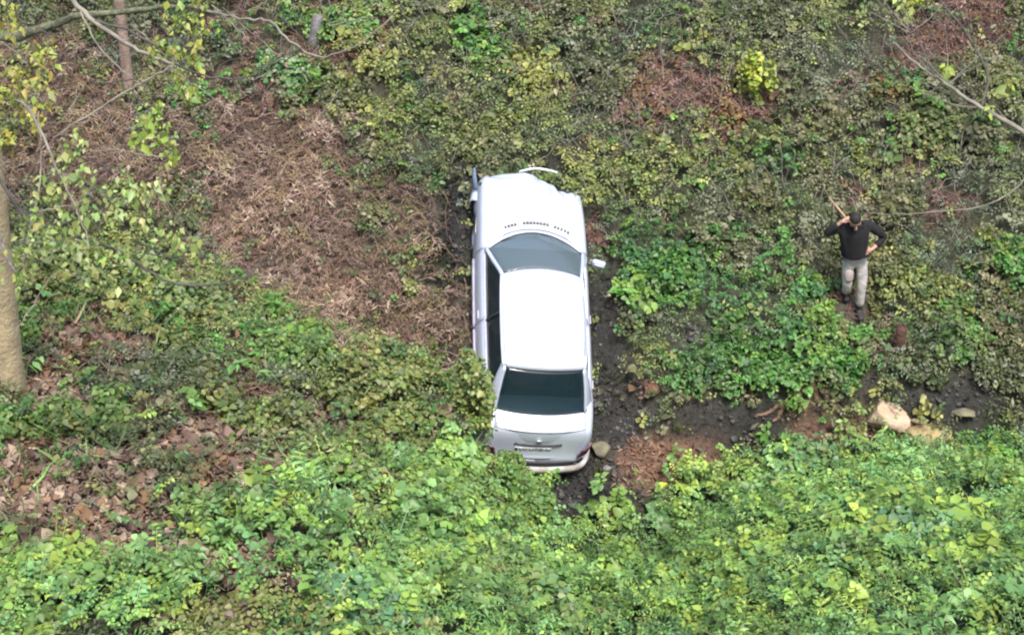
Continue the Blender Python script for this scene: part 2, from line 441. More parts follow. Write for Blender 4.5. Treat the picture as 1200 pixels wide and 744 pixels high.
# ------------------------------------------------------------------ the car (local axes: X right, Y forward, Z up)
def mat_paint():
    m, nt, p = mat_new('white_car_paint')
    tc = nt.nodes.new('ShaderNodeTexCoord')
    n = nt.nodes.new('ShaderNodeTexNoise'); n.inputs['Scale'].default_value = 3.0; n.inputs['Detail'].default_value = 7
    nt.links.new(tc.outputs['Object'], n.inputs['Vector'])
    # mud film: more towards the sills and the rear corner
    sx = nt.nodes.new('ShaderNodeSeparateXYZ'); nt.links.new(tc.outputs['Object'], sx.inputs[0])
    mr = nt.nodes.new('ShaderNodeMapRange'); mr.inputs[1].default_value = 0.22; mr.inputs[2].default_value = 0.55; mr.inputs[3].default_value = 0.75; mr.inputs[4].default_value = 0.10
    nt.links.new(sx.outputs['Z'], mr.inputs[0])
    mu = nt.nodes.new('ShaderNodeMath'); mu.operation = 'MULTIPLY'
    mr2 = nt.nodes.new('ShaderNodeMapRange'); mr2.inputs[1].default_value = 0.40; mr2.inputs[2].default_value = 0.68
    nt.links.new(n.outputs['Fac'], mr2.inputs[0])
    nt.links.new(mr.outputs[0], mu.inputs[0]); nt.links.new(mr2.outputs[0], mu.inputs[1])
    mc = nt.nodes.new('ShaderNodeMix'); mc.data_type = 'RGBA'
    mc.inputs['A'].default_value = (0.53, 0.585, 0.70, 1); mc.inputs['B'].default_value = (0.26, 0.21, 0.17, 1)
    nt.links.new(mu.outputs[0], mc.inputs['Factor'])
    nt.links.new(mc.outputs['Result'], p.inputs['Base Color'])
    p.inputs['Roughness'].default_value = 0.30
    p.inputs['Metallic'].default_value = 0.33
    p.inputs['Coat Weight'].default_value = 0.6
    p.inputs['Coat Roughness'].default_value = 0.08
    return m

def mat_glass(name='tinted_glass', base=(0.012, 0.026, 0.034), fac=0.56):
    m, nt, p = mat_new(name)
    p.inputs['Base Color'].default_value = (*base, 1)
    p.inputs['Roughness'].default_value = 0.06
    p.inputs['Specular IOR Level'].default_value = 0.75
    tr = nt.nodes.new('ShaderNodeBsdfTransparent'); tr.inputs['Color'].default_value = (0.72, 0.82, 0.85, 1)
    mx = nt.nodes.new('ShaderNodeMixShader'); mx.inputs[0].default_value = fac
    nt.links.new(tr.outputs[0], mx.inputs[1]); nt.links.new(p.outputs[0], mx.inputs[2])
    nt.links.new(mx.outputs[0], nt.nodes['Material Output'].inputs['Surface'])
    return m

M['paint'] = mat_paint()
M['glass'] = mat_glass()
M['sky_glass'] = mat_glass('sky_tone_windscreen_glass', (0.13, 0.17, 0.19), 0.55)  # paler base colour stands in for sky reflected in the windscreen
M['trim'] = mat_plain('black_trim', (0.025, 0.026, 0.03), 0.55)
M['trim_lilac'] = mat_plain('side_moulding', (0.42, 0.39, 0.47), 0.5, noise=0.25)
M['rubber'] = mat_plain('tyre_rubber', (0.025, 0.024, 0.023), 0.85, noise=0.4)
M['rim'] = mat_plain('steel_rim', (0.5, 0.5, 0.5), 0.4, 0.7)
M['cloth_seat'] = mat_plain('seat_cloth', (0.10, 0.105, 0.115), 0.95, noise=0.3)
M['dash'] = mat_plain('dashboard_plastic', (0.06, 0.06, 0.065), 0.8)
M['tail_red'] = mat_plain('tail_lamp_red', (0.07, 0.012, 0.03), 0.25, coat=0.4)
M['muddy'] = mat_plain('muddy_bumper', (0.52, 0.52, 0.53), 0.5, col2=(0.27, 0.23, 0.20), nscale=3.5)
M['cabin'] = mat_plain('cabin_trim_grey', (0.27, 0.28, 0.30), 0.9, noise=0.3)
M['lamp_clear'] = mat_plain('headlamp_clear', (0.55, 0.6, 0.63), 0.12, coat=0.8)
M['plate'] = mat_plain('number_plate_white', (0.72, 0.73, 0.74), 0.45)
M['plate_blue'] = mat_plain('number_plate_blue', (0.03, 0.06, 0.30), 0.45)
M['ink'] = mat_plain('plate_ink', (0.14, 0.14, 0.15), 0.5)
M['vent'] = mat_plain('vent_grey', (0.13, 0.12, 0.11), 0.8, noise=0.5, nscale=25)
M['bluegrey'] = mat_plain('torn_plastic_blue_grey', (0.10, 0.15, 0.21), 0.6)
M['chrome'] = mat_plain('chrome_badge', (0.7, 0.7, 0.7), 0.2, 0.9)

car = empty('sedan_car', (0, 0, 0), 'crashed white four-door sedan lying nose up on the overgrown slope', 'car')
car.matrix_world = CARM

def hermite(xs, ys):
    xs = np.array(xs, float); ys = np.array(ys, float)
    def f(t):
        t = np.clip(np.asarray(t, float), xs[0], xs[-1])
        m = np.gradient(ys, xs)
        i = np.clip(np.searchsorted(xs, t) - 1, 0, len(xs) - 2)
        h = xs[i + 1] - xs[i]; s = (t - xs[i]) / h
        return ((2 * s ** 3 - 3 * s ** 2 + 1) * ys[i] + (s ** 3 - 2 * s ** 2 + s) * h * m[i] + (-2 * s ** 3 + 3 * s ** 2) * ys[i + 1] + (s ** 3 - s ** 2) * h * m[i + 1])
    return f
hw = hermite([-2.14, -2.05, -1.9, -1.6, -1.0, 0, 0.8, 1.3, 1.7, 1.95, 2.1, 2.22], [.64, .71, .76, .80, .82, .825, .82, .81, .79, .765, .735, .66])
dz = hermite([-2.14, -2.06, -1.98, -1.91, -1.86, -1.82, -1.70, -1.45, -1.2, -0.5, 0.5, 1.2, 1.5, 1.8, 2.05, 2.16, 2.22], [.52, .60, .74, .87, .945, .972, .985, .985, .95, .925, .91, .915, .89, .83, .745, .68, .58])
PRF_V = np.array([0, .10, .20, .30, .40, .50, .58, .66, .74, .86, 1.0])
PRF_X = np.array([.925, .975, .998, 1.0, .992, .968, .935, .88, .78, .45, 0.0])
PRF_Z = np.array([0.0, .14, .32, .50, .68, .83, .925, .97, .988, 1.0, 1.008])
pxf = hermite(PRF_V, PRF_X); pzf = hermite(PRF_V, PRF_Z)
WY = (1.34, -1.27)

def side_pt(y, v, side):
    y = np.asarray(y, float); v = np.asarray(v, float)
    w = hw(y); d = dz(y)
    z0 = 0.21 + 0 * y
    zz = z0 + pzf(v) * (d - z0)
    # wheel arches lift the lower edge
    for wy in WY:
        a = 0.345 ** 2 - (y - wy) ** 2
        arch = np.where(a > 0, 0.29 + np.sqrt(np.maximum(a, 0)), 0)
        zz = np.where(arch > zz, arch + 0.10 * (zz - arch) * 0 + v * 0.01, zz)
    return np.stack([side * w * pxf(v), y, zz], -1)

def panel(name, ys, vs, side, off, mat, parent, thick=0.012):
    Y, V = np.meshgrid(ys, vs, indexing='ij')
    P = side_pt(Y, V, side)
    dy = np.gradient(P, axis=0); dv = np.gradient(P, axis=1)
    n = np.cross(dy, dv); n /= (np.linalg.norm(n, axis=-1, keepdims=True) + 1e-9)
    n *= np.sign((n * np.array([side, 0, 0.5])).sum(-1, keepdims=True) + 1e-9)
    P = P + n * off
    m, k = P.shape[:2]
    o = mesh_obj(name, P.reshape(-1, 3), grid_faces(m, k, flip=(side > 0)), mat, parent)
    if thick:
        md = o.modifiers.new('thickness', 'SOLIDIFY'); md.thickness = thick; md.offset = -1
    return o

# inner body shell, one mesh: closed front and rear, open over the cabin
VV = []; FF = []
for side in (-1, 1):
    for (ya, yb, v1) in ((-2.14, -1.28, 1.0), (-1.28, 0.92, 0.66), (0.92, 2.12 if side < 0 else 1.80, 1.0)):
        ys = np.linspace(ya, yb, max(int((yb - ya) / 0.05), 4)); vs = np.linspace(0, v1, 18)
        Y, V = np.meshgrid(ys, vs, indexing='ij')
        P = side_pt(Y, V, side)
        b = len(VV); VV += [tuple(p) for p in P.reshape(-1, 3)]
        FF += [tuple(i + b for i in f) for f in grid_faces(len(ys), len(vs), flip=(side > 0))]
        if ya == -2.14:
            j = [b + k for k in range(len(vs))]
            VV.append((0, -2.14, 0.22)); FF.append(tuple(j + [len(VV) - 1]))
        if yb > 1.5:
            j = [b + (len(ys) - 1) * len(vs) + k for k in range(len(vs))]
            VV.append((0, yb, 0.22)); FF.append(tuple(j + [len(VV) - 1]))
body = mesh_obj('body', VV, FF, M['paint'], car)
bevel_box('floor_pan', (0, 0.0, 0.22), (1.45, 3.9, 0.08), M['trim'], car, 0.03)

for side in (-1, 1):
    yend = 2.15 if side < 0 else 1.87
    panel('front_fender', np.linspace(0.90, yend, 26), np.linspace(0.02, 0.685, 16), side, 0.012, M['paint'], car)
    d1 = panel('door', np.linspace(-0.19, 0.885, 22), np.linspace(0.03, 0.655, 16), side, 0.012, M['paint'], car)
    d2 = panel('door', np.linspace(-1.20, -0.205, 22), np.linspace(0.03, 0.655, 16), side, 0.012, M['paint'], car)
    panel('rear_quarter_panel', np.linspace(-2.06, -1.215, 26), np.linspace(0.02, 0.70, 16), side, 0.012, M['paint'], car)
    for d, yh in ((d1, -0.07), (d2, -1.06)):
        p = side_pt(np.array(yh), np.array(.47), side)
        bevel_box('handle', (p[0] + side * 0.018, yh, p[2]), (0.018, 0.13, 0.022), M['trim_lilac'], d, 0.006)
        ya, yb = (-0.18, 0.87) if d is d1 else (-1.19, -0.215)
        panel('side_moulding', np.linspace(ya, yb, 16), np.linspace(0.20, 0.29, 4), side, 0.030, M['trim_lilac'], d, 0.02)

# hood: buckled and pushed back at its front right corner
NU, NS = 44, 30
def hood_front(u):
    return np.interp(u, [-1, -0.6, -0.1, 0.12, 0.3, 0.5, 0.75, 1], [2.13, 2.19, 2.235, 2.19, 2.08, 1.95, 1.88, 1.86])
HV = []
for i in range(NS):
    s = i / (NS - 1)
    for j in range(NU):
        u = -1 + 2 * j / (NU - 1)
        yb = 1.22 - 0.31 * u * u * (0.8 + 0.2 * abs(u))
        y = yb + (hood_front(u) - yb) * s
        x = u * 0.885 * float(hw(min(y, 2.0)))
        z = float(dz(min(y, 2.12))) - 0.045 * abs(u) ** 3 + 0.022
        # raised creases and the crumple
        z += 0.012 * math.exp(-((abs(u) - 0.62) / 0.08) ** 2)
        k = math.exp(-(((u - 0.62) / 0.42) ** 2)) * sstep(0.45, 1.0, s)
        z += float(k) * (0.055 * math.sin(13 * u + 9 * s) + 0.03 * math.sin(31 * u - 7 * s) + 0.05)
        z -= float(sstep(0.86, 1.0, s)) * 0.07 * (1 - 0.5 * float(k))
        HV.append((x, y, z))
hood = mesh_obj('hood', HV, grid_faces(NS, NU, flip=True), M['paint'], car)
md = hood.modifiers.new('thickness', 'SOLIDIFY'); md.thickness = 0.014; md.offset = -1
hood['label'] = 'white hood buckled and pushed back at one front corner'
# vent slots near the windscreen, three groups of short slats
for g, (xa, xb, n) in enumerate(((-0.46, -0.26, 4), (-0.18, 0.22, 8), (0.28, 0.52, 5))):
    for k in range(n):
        x = xa + (xb - xa) * (k + 0.5) / n
        y = 1.32 - 0.26 * (x / 0.72) ** 2
        z = float(dz(y)) - 0.045 * abs(x / 0.74) ** 3 + 0.022
        bevel_box('vent_slot', (x, y, z + 0.020), ((xb - xa) / n * 0.84, 0.05, 0.012), M['vent'], hood, 0.003, 1, Matrix.Rotation(-2 * 0.26 * x / 0.72 ** 2 * 0.9, 3, 'Z') @ Matrix.Rotation(-0.08, 3, 'X'))

# roof
def roof_edge_y(x, front):
    return (0.43 - 0.085 * (x / 0.56) ** 2) if front else (-1.075 + 0.05 * (x / 0.56) ** 2)
RV = []; n1, n2 = 26, 22
for i in range(n1):
    s = i / (n1 - 1)
    for j in range(n2):
        u = -1 + 2 * j / (n2 - 1)
        wr = 0.575 + 0.02 * math.sin(math.pi * s)
        x = u * wr
        y = roof_edge_y(x, False) * (1 - s) + roof_edge_y(x, True) * s
        z = 1.372 + 0.050 * (1 - (2 * s - 1) ** 2) - 0.030 * u ** 2 - 0.015 * abs(u) ** 6
        RV.append((x, y, z))
roof = mesh_obj('roof', RV, grid_faces(n1, n2, flip=True), M['paint'], car)
md = roof.modifiers.new('thickness', 'SOLIDIFY'); md.thickness = 0.02; md.offset = -1

def patch(name, bot, top, mat, parent, m=14, n=18, bulge=0.03, thick=0.006, outdir=(0, 0, 1)):
    """surface between two curves bot(t), top(t)"""
    V = []
    for i in range(m):
        s = i / (m - 1)
        for j in range(n):
            t = j / (n - 1)
            p = np.array(bot(t)) * (1 - s) + np.array(top(t)) * s
            p = p + np.array(outdir) * bulge * math.sin(math.pi * s) * (0.4 + 0.6 * math.sin(math.pi * t))
            V.append(p)
    o = mesh_obj(name, V, grid_faces(m, n), mat, parent)
    if thick:
        md = o.modifiers.new('thickness', 'SOLIDIFY'); md.thickness = thick; md.offset = 0
    return o
# windscreen and rear window
def ws_b(t):
    u = 2 * t - 1; return (0.70 * u, 1.175 - 0.30 * u * u, 0.925 - 0.01 * u * u)
def ws_t(t):
    u = 2 * t - 1; return (0.555 * u, 0.445 - 0.08 * u * u, 1.372 - 0.028 * u * u)
def rw_b(t):
    u = 2 * t - 1; return (0.62 * u, -1.60 + 0.07 * u * u, 0.998 - 0.012 * u * u)
def rw_t(t):
    u = 2 * t - 1; return (0.555 * u, -1.085 + 0.05 * u * u, 1.372 - 0.028 * u * u)
wsg = patch('windshield', ws_b, ws_t, M['sky_glass'], car, bulge=0.03, outdir=(0, 0.5, 0.85))
rwg = patch('rear_window', rw_b, rw_t, M['glass'], car, bulge=0.03, outdir=(0, -0.5, 0.85))
# dark frit / seal strips round both windows
tube('window_seal', smooth_path([ws_b(t) for t in np.linspace(0.0, 1, 9)], 3), [0.012] * 25, M['trim'], wsg, 6)
tube('window_seal', smooth_path([rw_b(t) for t in np.linspace(0.0, 1, 9)], 3), [0.012] * 25, M['trim'], rwg, 6)
tube('window_seal', smooth_path([rw_t(t) for t in np.linspace(0.0, 1, 9)], 3), [0.011] * 25, M['trim'], rwg, 6)
tube('window_seal', smooth_path([ws_t(t) for t in np.linspace(0.0, 1, 9)], 3), [0.010] * 25, M['trim'], wsg, 6)
# wipers
for xs in (-0.50, 0.10):
    tube('wiper', [(xs, 1.15 - 0.25 * (xs / .7) ** 2, 0.95), (xs + 0.28, 1.09 - 0.25 * ((xs + .28) / .7) ** 2, 0.975), (xs + 0.52, 1.09 - 0.3 * ((xs + .52) / .7) ** 2, 0.965)], [0.008] * 3, M['trim'], wsg, 5)

for side in (-1, 1):
    S = lambda x, y, z: (side * x, y, z)
    bw = lambda y: 0.905 * float(hw(y))
    # belt ledge between door tops and cabin
    # pillars and cant rail, painted
    tube('front_pillar', smooth_path([S(0.715, 0.89, 0.915), S(0.66, 0.66, 1.10), S(0.60, 0.44, 1.27), S(0.575, 0.345, 1.335)], 4), [0.032] * 13, M['paint'], car, 8)
    tube('roof_rail', smooth_path([S(0.575, 0.345, 1.335), S(0.592, 0.0, 1.352), S(0.592, -0.6, 1.35), S(0.575, -1.03, 1.332)], 5), [0.030] * 16, M['paint'], car, 8)
    tube('centre_pillar', [S(0.725, -0.20, 0.90), S(0.68, -0.21, 1.10), S(0.598, -0.22, 1.345)], [0.02, 0.018, 0.018], M['trim'], car, 8)
    # broad rear pillar
    A = S(0.588, -0.95, 1.345); B = S(0.548, -1.055, 1.352); C = S(0.635, -1.555, 0.985); D = S(0.745, -1.36, 0.925)
    E = S(0.745, -1.66, 0.955)
    cpil = patch('rear_pillar', lambda t: np.array(D) * (1 - t) + np.array(C) * t, lambda t: np.array(A) * (1 - t) + np.array(B) * t, M['paint'], car, 10, 6, 0.018, 0.03, (side * .8, -0.3, .5))
    # side glass, front and rear
    def sg(y0b, y1b, y0t, y1t, name):
        b = lambda t: S(bw(y0b + (y1b - y0b) * t) - 0.022, y0b + (y1b - y0b) * t, 0.915)
        tt = lambda t: S(0.583, y0t + (y1t - y0t) * t, 1.335)
        return patch(name, b, tt, M['glass'], car, 8, 10, 0.02, 0.005, (side, 0, 0.3))
    sg(0.82, -0.19, 0.36, -0.22, 'side_window')
    sg(-0.21, -1.35, -0.22, -0.97, 'side_window')
    # belt moulding
    tube('belt_moulding', [S(bw(y) + 0.002, y, 0.212 + pzf(.63) * (float(dz(y)) - .21)) for y in np.linspace(0.85, -1.36, 20)], [0.016] * 20, M['trim_lilac'], car, 6)

# door mirror, right side only
mir = bevel_box('mirror', (0.925, 0.72, 0.985), (0.20, 0.085, 0.13), M['paint'], car, 0.035, 3, Matrix.Rotation(R(-14), 3, 'Z'))
bevel_box('mirror_arm', (0.815, 0.735, 0.945), (0.10, 0.06, 0.05), M['trim'], mir, 0.012)
bevel_box('mirror_glass', (0.923, 0.670, 0.985), (0.15, 0.012, 0.095), M['lamp_clear'], mir, 0.004, 1, Matrix.Rotation(R(-14), 3, 'Z'))

# trunk lid: deck and sloping rear face in one bent panel
prof = [(-1.655, .990), (-1.70, .997), (-1.79, .992), (-1.835, .983), (-1.868, .955), (-1.895, .915), (-1.93, .86), (-1.955, .80), (-1.965, .735), (-1.985, .66), (-2.04, .605), (-2.10, .575), (-2.125, .545)]
TV = []; n2 = 22
for (y, z) in prof:
    for j in range(n2):
        u = -1 + 2 * j / (n2 - 1)
        wl = 0.66 if z > 0.9 else 0.66 - 0.05 * (0.9 - z) / 0.35
        TV.append((u * wl, y + 0.075 * u * u, z - 0.018 * u * u + (0.010 if z > .9 else 0)))
lid = mesh_obj('trunk_lid', TV, grid_faces(len(prof), n2), M['paint'], car)
md = lid.modifiers.new('thickness', 'SOLIDIFY'); md.thickness = 0.016; md.offset = 1
# spoiler lip gives the pale edge of the lid
tube('lid_lip', [(u * 0.655, -1.852 + 0.075 * u * u, 0.988 - 0.018 * u * u) for u in np.linspace(-1, 1, 17)], [0.015] * 17, M['paint'], lid, 6)
tube('lid_handle_strip', [(u * 0.34, -1.985 + 0.075 * (u * .5) ** 2, 0.775) for u in np.linspace(-1, 1, 9)], [0.016] * 9, M['trim'], lid, 6)
bevel_box('badge', (0, -1.952, 0.865), (0.07, 0.02, 0.06), M['chrome'], lid, 0.009)
# number plate, with the blue band; lettering is mostly unreadable in the photo
prot = Matrix.Rotation(R(-14), 3, 'X')
pc = Vector((-0.06, -2.012, 0.68))
plate = bevel_box('number_plate', pc, (0.52, 0.014, 0.115), M['plate'], lid, 0.004, 1, prot)
bevel_box('blue_band', pc + prot @ Vector((-0.238, -0.009, 0)), (0.04, 0.006, 0.105), M['plate_blue'], plate, 0.001, 1, prot)
fc = bpy.data.curves.new('plate_text', 'FONT'); fc.body = 'LV UTZ N'; fc.size = 0.105; fc.align_x = 'CENTER'; fc.align_y = 'CENTER'; fc.extrude = 0.002
fo = bpy.data.objects.new('plate_text', fc); COL.objects.link(fo)
dg = bpy.context.evaluated_depsgraph_get()
tme = bpy.data.meshes.new_from_object(fo.evaluated_get(dg)); bpy.data.objects.remove(fo)
tme.materials.clear(); tme.materials.append(M['ink'])
txt = bpy.data.objects.new('plate_lettering', tme); link(txt, plate)
txt.matrix_local = Matrix.Translation(pc + prot @ Vector((0.03, -0.0105, 0))) @ prot.to_4x4() @ Matrix.Rotation(R(90), 4, 'X')

# rear lamps at the corners
for side in (-1, 1):
    V = []
    ns, nz = 8, 6
    for i in range(nz):
        z = 0.62 + 0.18 * i / (nz - 1)
        for j in range(ns):
            t = j / (ns - 1)
            y = -1.90 - 0.15 * t - 0.07 * (0.80 - z) / 0.18
            x = float(hw(y)) * 1.005 - 0.10 * t ** 2 + 0.012
            V.append((side * x, y, z))
    o = mesh_obj('tail_light', V, grid_faces(nz, ns, flip=(side < 0)), M['tail_red'], car)
    md = o.modifiers.new('thickness', 'SOLIDIFY'); md.thickness = 0.02; md.offset = 0

# bumpers: swept profile round the ends
def bumper(name, plan, profz, mat, drop=0.0):
    """plan: list of (x,y); profz: list of (out, z)"""
    P = smooth_path([(x, y, 0) for x, y in plan], 5)
    V = []
    for i, p in enumerate(P):
        d = np.array(P[min(i + 1, len(P) - 1)]) - np.array(P[max(i - 1, 0)]); d /= np.linalg.norm(d)
        nrm = np.array([d[1], -d[0], 0])
        for (o, z) in profz:
            V.append(np.array(p) + nrm * o + np.array([0, 0, z - drop * (0.5 + 0.5 * p[0] / 0.8)]))
    o = mesh_obj(name, V, grid_faces(len(P), len(profz), flip=False), mat, car)
    md = o.modifiers.new('thickness', 'SOLIDIFY'); md.thickness = 0.02; md.offset = 0
    return o
rplan = [(-0.825, -1.55), (-0.815, -1.80), (-0.775, -2.02), (-0.66, -2.16), (-0.35, -2.225), (0, -2.24), (0.35, -2.225), (0.66, -2.17), (0.785, -2.03), (0.825, -1.80), (0.83, -1.55)]
rb = bumper('rear_bumper', rplan, [(-0.13, .455), (-0.03, .462), (0.012, .445), (0.020, .40), (0.016, .34), (0.0, .28), (-0.03, .20)], M['muddy'], 0.05)
rb['label'] = 'muddy white rear bumper hanging loose at one corner'
bumper('gap_shade_strip', rplan[1:-1], [(-0.10, .555), (-0.07, .545), (-0.055, .50), (-0.06, .44)], M['trim'], 0.03)  # added black strip, stands in for the shaded gap above the loose bumper
V, F = [], []
fplan = [(0.05, 2.20), (-0.30, 2.235), (-0.58, 2.16), (-0.76, 2.03), (-0.84, 1.80)]
bumper('front_bumper', fplan, [(-0.10, .58), (0.0, .56), (0.03, .48), (0.02, .34), (-0.03, .24)], M['paint'])
# bent strip of bumper skin sticking forward at the left corner
tb = tube('torn_bumper_strip', [(-0.80, 1.95, 0.62), (-0.825, 2.12, 0.64), (-0.835, 2.26, 0.70)], [0.045, 0.04, 0.022], M['bluegrey'], car, 6, 0.2, 0.4)
tube('torn_trim_strip', smooth_path([(-0.15, 2.26, 0.66), (0.08, 2.30, 0.72), (0.30, 2.27, 0.74), (0.42, 2.25, 0.72)], 4), [0.018] * 13, M['lamp_clear'], car, 6)
# headlamps: left whole, right pushed in
for side, y0 in ((-1, 2.05), (1, 1.80)):
    hl = bevel_box('headlight', (side * 0.58, y0, 0.62), (0.32, 0.14, 0.16), M['lamp_clear'], car, 0.04, 2, Matrix.Rotation(R(side * -16), 3, 'Z'))
    bevel_box('lamp_surround', (side * 0.575, y0 - 0.03, 0.62), (0.36, 0.13, 0.19), M['trim'], hl, 0.03, 2, Matrix.Rotation(R(side * -16), 3, 'Z'))
# engine bay front, seen where the hood is pushed back
bevel_box('radiator', (0.1, 1.93, 0.50), (1.1, 0.10, 0.42), M['trim'], car, 0.02)
bevel_box('crash_bar', (0.35, 2.02, 0.46), (0.9, 0.07, 0.10), M['rock_grey'], car, 0.02, 2, Matrix.Rotation(R(-12), 3, 'Z'))

# wheels
def wheel(x, y):
    side = 1 if x > 0 else -1
    w = empty('wheel', (x, y, 0.30)); w.parent = car
    prof_t = [(0.19, -0.085), (0.25, -0.10), (0.29, -0.09), (0.305, -0.06), (0.308, 0), (0.305, 0.06), (0.29, 0.09), (0.25, 0.10), (0.19, 0.085)]
    V = []; ns = 28
    for k in range(ns):
        a = 2 * math.pi * k / ns
        for r, t in prof_t: V.append((t, r * math.cos(a), r * math.sin(a)))
    n = len(prof_t)
    F = [(k * n + i, k * n + i + 1, ((k + 1) % ns) * n + i + 1, ((k + 1) % ns) * n + i) for k in range(ns) for i in range(n - 1)]
    mesh_obj('tyre', V, F, M['rubber'], w)
    prof_r = [(0.20, 0.075), (0.185, 0.06), (0.16, 0.03), (0.07, 0.055), (0.0, 0.06)]
    V = []
    for k in range(ns):
        a = 2 * math.pi * k / ns
        for r, t in prof_r: V.append((side * t, r * math.cos(a), r * math.sin(a)))
    n = len(prof_r)
    F = [(k * n + i, k * n + i + 1, ((k + 1) % ns) * n + i + 1, ((k + 1) % ns) * n + i) for k in range(ns) for i in range(n - 1)]
    mesh_obj('rim', V, F, M['rim'], w)
for wy in WY:
    for sx in (-1, 1):
        wheel(sx * 0.705, wy)

# cabin: dashboard, steering wheel, seats
dash = bevel_box('dashboard', (0, 0.83, 0.80), (1.30, 0.42, 0.22), M['dash'], car, 0.06, 3)
sw = []
for k in range(20):
    a = 2 * math.pi * k / 20
    sw.append(Vector((-0.36, 0.52, 0.86)) + Matrix.Rotation(R(-65), 3, 'X') @ Vector((0.18 * math.cos(a), 0.18 * math.sin(a), 0)))
tube('steering_wheel', sw + [sw[0]], [0.016] * 21, M['dash'], car, 6)
for sx in (-0.36, 0.36):
    st = bevel_box('seat', (sx, 0.06, 0.48), (0.50, 0.50, 0.18), M['cabin'], car, 0.06, 3)
    bevel_box('backrest', (sx, -0.26, 0.80), (0.48, 0.15, 0.58), M['cabin'], st, 0.06, 3, Matrix.Rotation(R(14), 3, 'X'))
    bevel_box('headrest', (sx, -0.35, 1.16), (0.24, 0.10, 0.17), M['cabin'], st, 0.04, 3)
bs = bevel_box('rear_seat', (0, -0.85, 0.47), (1.25, 0.48, 0.18), M['cabin'], car, 0.06, 3)
bevel_box('backrest', (0, -1.18, 0.76), (1.22, 0.16, 0.52), M['cloth_seat'], bs, 0.06, 3, Matrix.Rotation(R(20), 3, 'X'))
bevel_box('parcel_shelf', (0, -1.42, 0.93), (1.10, 0.28, 0.03), M['dash'], car, 0.01)
# ------------------------------------------------------------------ the person
M['skin'] = mat_plain('skin', (0.50, 0.29, 0.22), 0.6, noise=0.12, nscale=20)
M['knit'] = mat_plain('black_knit', (0.010, 0.010, 0.012), 0.92, noise=0.4, nscale=20, bump=0.25, bscale=40)
M['trouser'] = mat_plain('grey_camouflage_cloth', (0.50, 0.48, 0.45), 0.95, col2=(0.30, 0.28, 0.27), nscale=9, bump=0.3, bscale=25)
M['trouser_patch'] = mat_plain('muddy_pink_patch', (0.40, 0.335, 0.32), 0.95, noise=0.3, nscale=12)
M['boot'] = mat_plain('dark_boot', (0.03, 0.028, 0.03), 0.7, noise=0.3)
M['hair'] = mat_plain('dark_hair', (0.015, 0.012, 0.010), 0.7, noise=0.5, nscale=40, bump=0.4, bscale=60)
M['stick'] = mat_plain('pale_wood_stick', (0.40, 0.24, 0.15), 0.8, noise=0.3)

def skin_mesh(name, chains, mat, parent, sub=2, root=0, extra=None):
    """chains: list of lists of (x, y, z, r); points closer than 1 mm are shared"""
    pts = []; rad = []; edges = []
    def idx(p):
        for i, q in enumerate(pts):
            if abs(q[0] - p[0]) + abs(q[1] - p[1]) + abs(q[2] - p[2]) < 1e-3: return i
        pts.append(p[:3]); rad.append(p[3]); return len(pts) - 1
    for c in chains:
        ii = [idx(p) for p in c]
        edges += [(a, b) for a, b in zip(ii, ii[1:])]
    me = bpy.data.meshes.new(name); me.from_pydata(pts, edges, [])
    o = bpy.data.objects.new(name, me); COL.objects.link(o)
    md = o.modifiers.new('skin', 'SKIN'); md.use_smooth_shade = True
    for i, r in enumerate(rad):
        sv = me.skin_vertices[0].data[i]
        sv.radius = (r, r) if not isinstance(r, tuple) else r
        sv.use_root = (i == root)
    sb = o.modifiers.new('sub', 'SUBSURF'); sb.levels = sub; sb.render_levels = sub
    dg = bpy.context.evaluated_depsgraph_get()
    m2 = bpy.data.meshes.new_from_object(o.evaluated_get(dg))
    bpy.data.objects.remove(o); bpy.data.meshes.remove(me)
    m2.name = name
    m2.materials.clear(); m2.materials.append(mat)
    if extra:
        bm = bmesh.new(); bm.from_mesh(m2); extra(bm); bm.to_mesh(m2); bm.free()
    m2.polygons.foreach_set('use_smooth', [True] * len(m2.polygons))
    return link(bpy.data.objects.new(name, m2), parent)

PB = ground(1004, 367)
person = empty('person', tuple(PB), 'person in black sweater and grey trousers standing on the slope, hand on hip', 'person')
person.rotation_euler = (0, R(-8), 0)
person.scale = (1.04, 1.04, 1.04)
zg = lambda x, y: float(H(PB[0] + x, PB[1] + y) - PB[2])

lf = (-0.13, 0.20); rf = (0.03, -0.05)
lfz, rfz = zg(*lf), zg(*rf)
HD = Vector((0.0, -0.15, 1.655))
hrot = Matrix.Rotation(R(34), 3, 'X')          # head bowed towards the camera side
def hd(x, y, z):                               # head-local to person-local (face looks to -Y)
    return HD + hrot @ Vector((x, y, z))

def head_extra(bm):
    g = bmesh.ops.create_uvsphere(bm, u_segments=20, v_segments=14, radius=1.0)
    for v in g['verts']:
        x, y, z = v.co
        jaw = 1.0 - 0.28 * max(0, -z)
        px = 0.078 * x * jaw; py = 0.098 * y * (1 - 0.10 * max(0, -z)); pz = 0.122 * z
        if y < -0.6:                            # face plane, brow, sockets
            py *= 0.95
            if 0.05 < z < 0.25 and 0.25 < abs(x) < 0.6: py += 0.012
            if 0.28 < z < 0.5: py -= 0.005
        v.co = hd(px, py, pz)
    def lump(c, s, seg=8):
        gg = bmesh.ops.create_uvsphere(bm, u_segments=seg, v_segments=6, radius=1.0)
        for v in gg['verts']: v.co = hd(c[0] + v.co.x * s[0], c[1] + v.co.y * s[1], c[2] + v.co.z * s[2])
    lump((0, -0.100, -0.012), (0.013, 0.022, 0.026))       # nose
    lump((0, -0.094, -0.030), (0.018, 0.016, 0.011))
    lump((0, -0.084, -0.063), (0.026, 0.012, 0.007))       # lips
    lump((0, -0.080, -0.105), (0.024, 0.018, 0.016))       # chin
    for s in (-1, 1): lump((s * 0.080, 0.005, 0.0), (0.010, 0.018, 0.032))

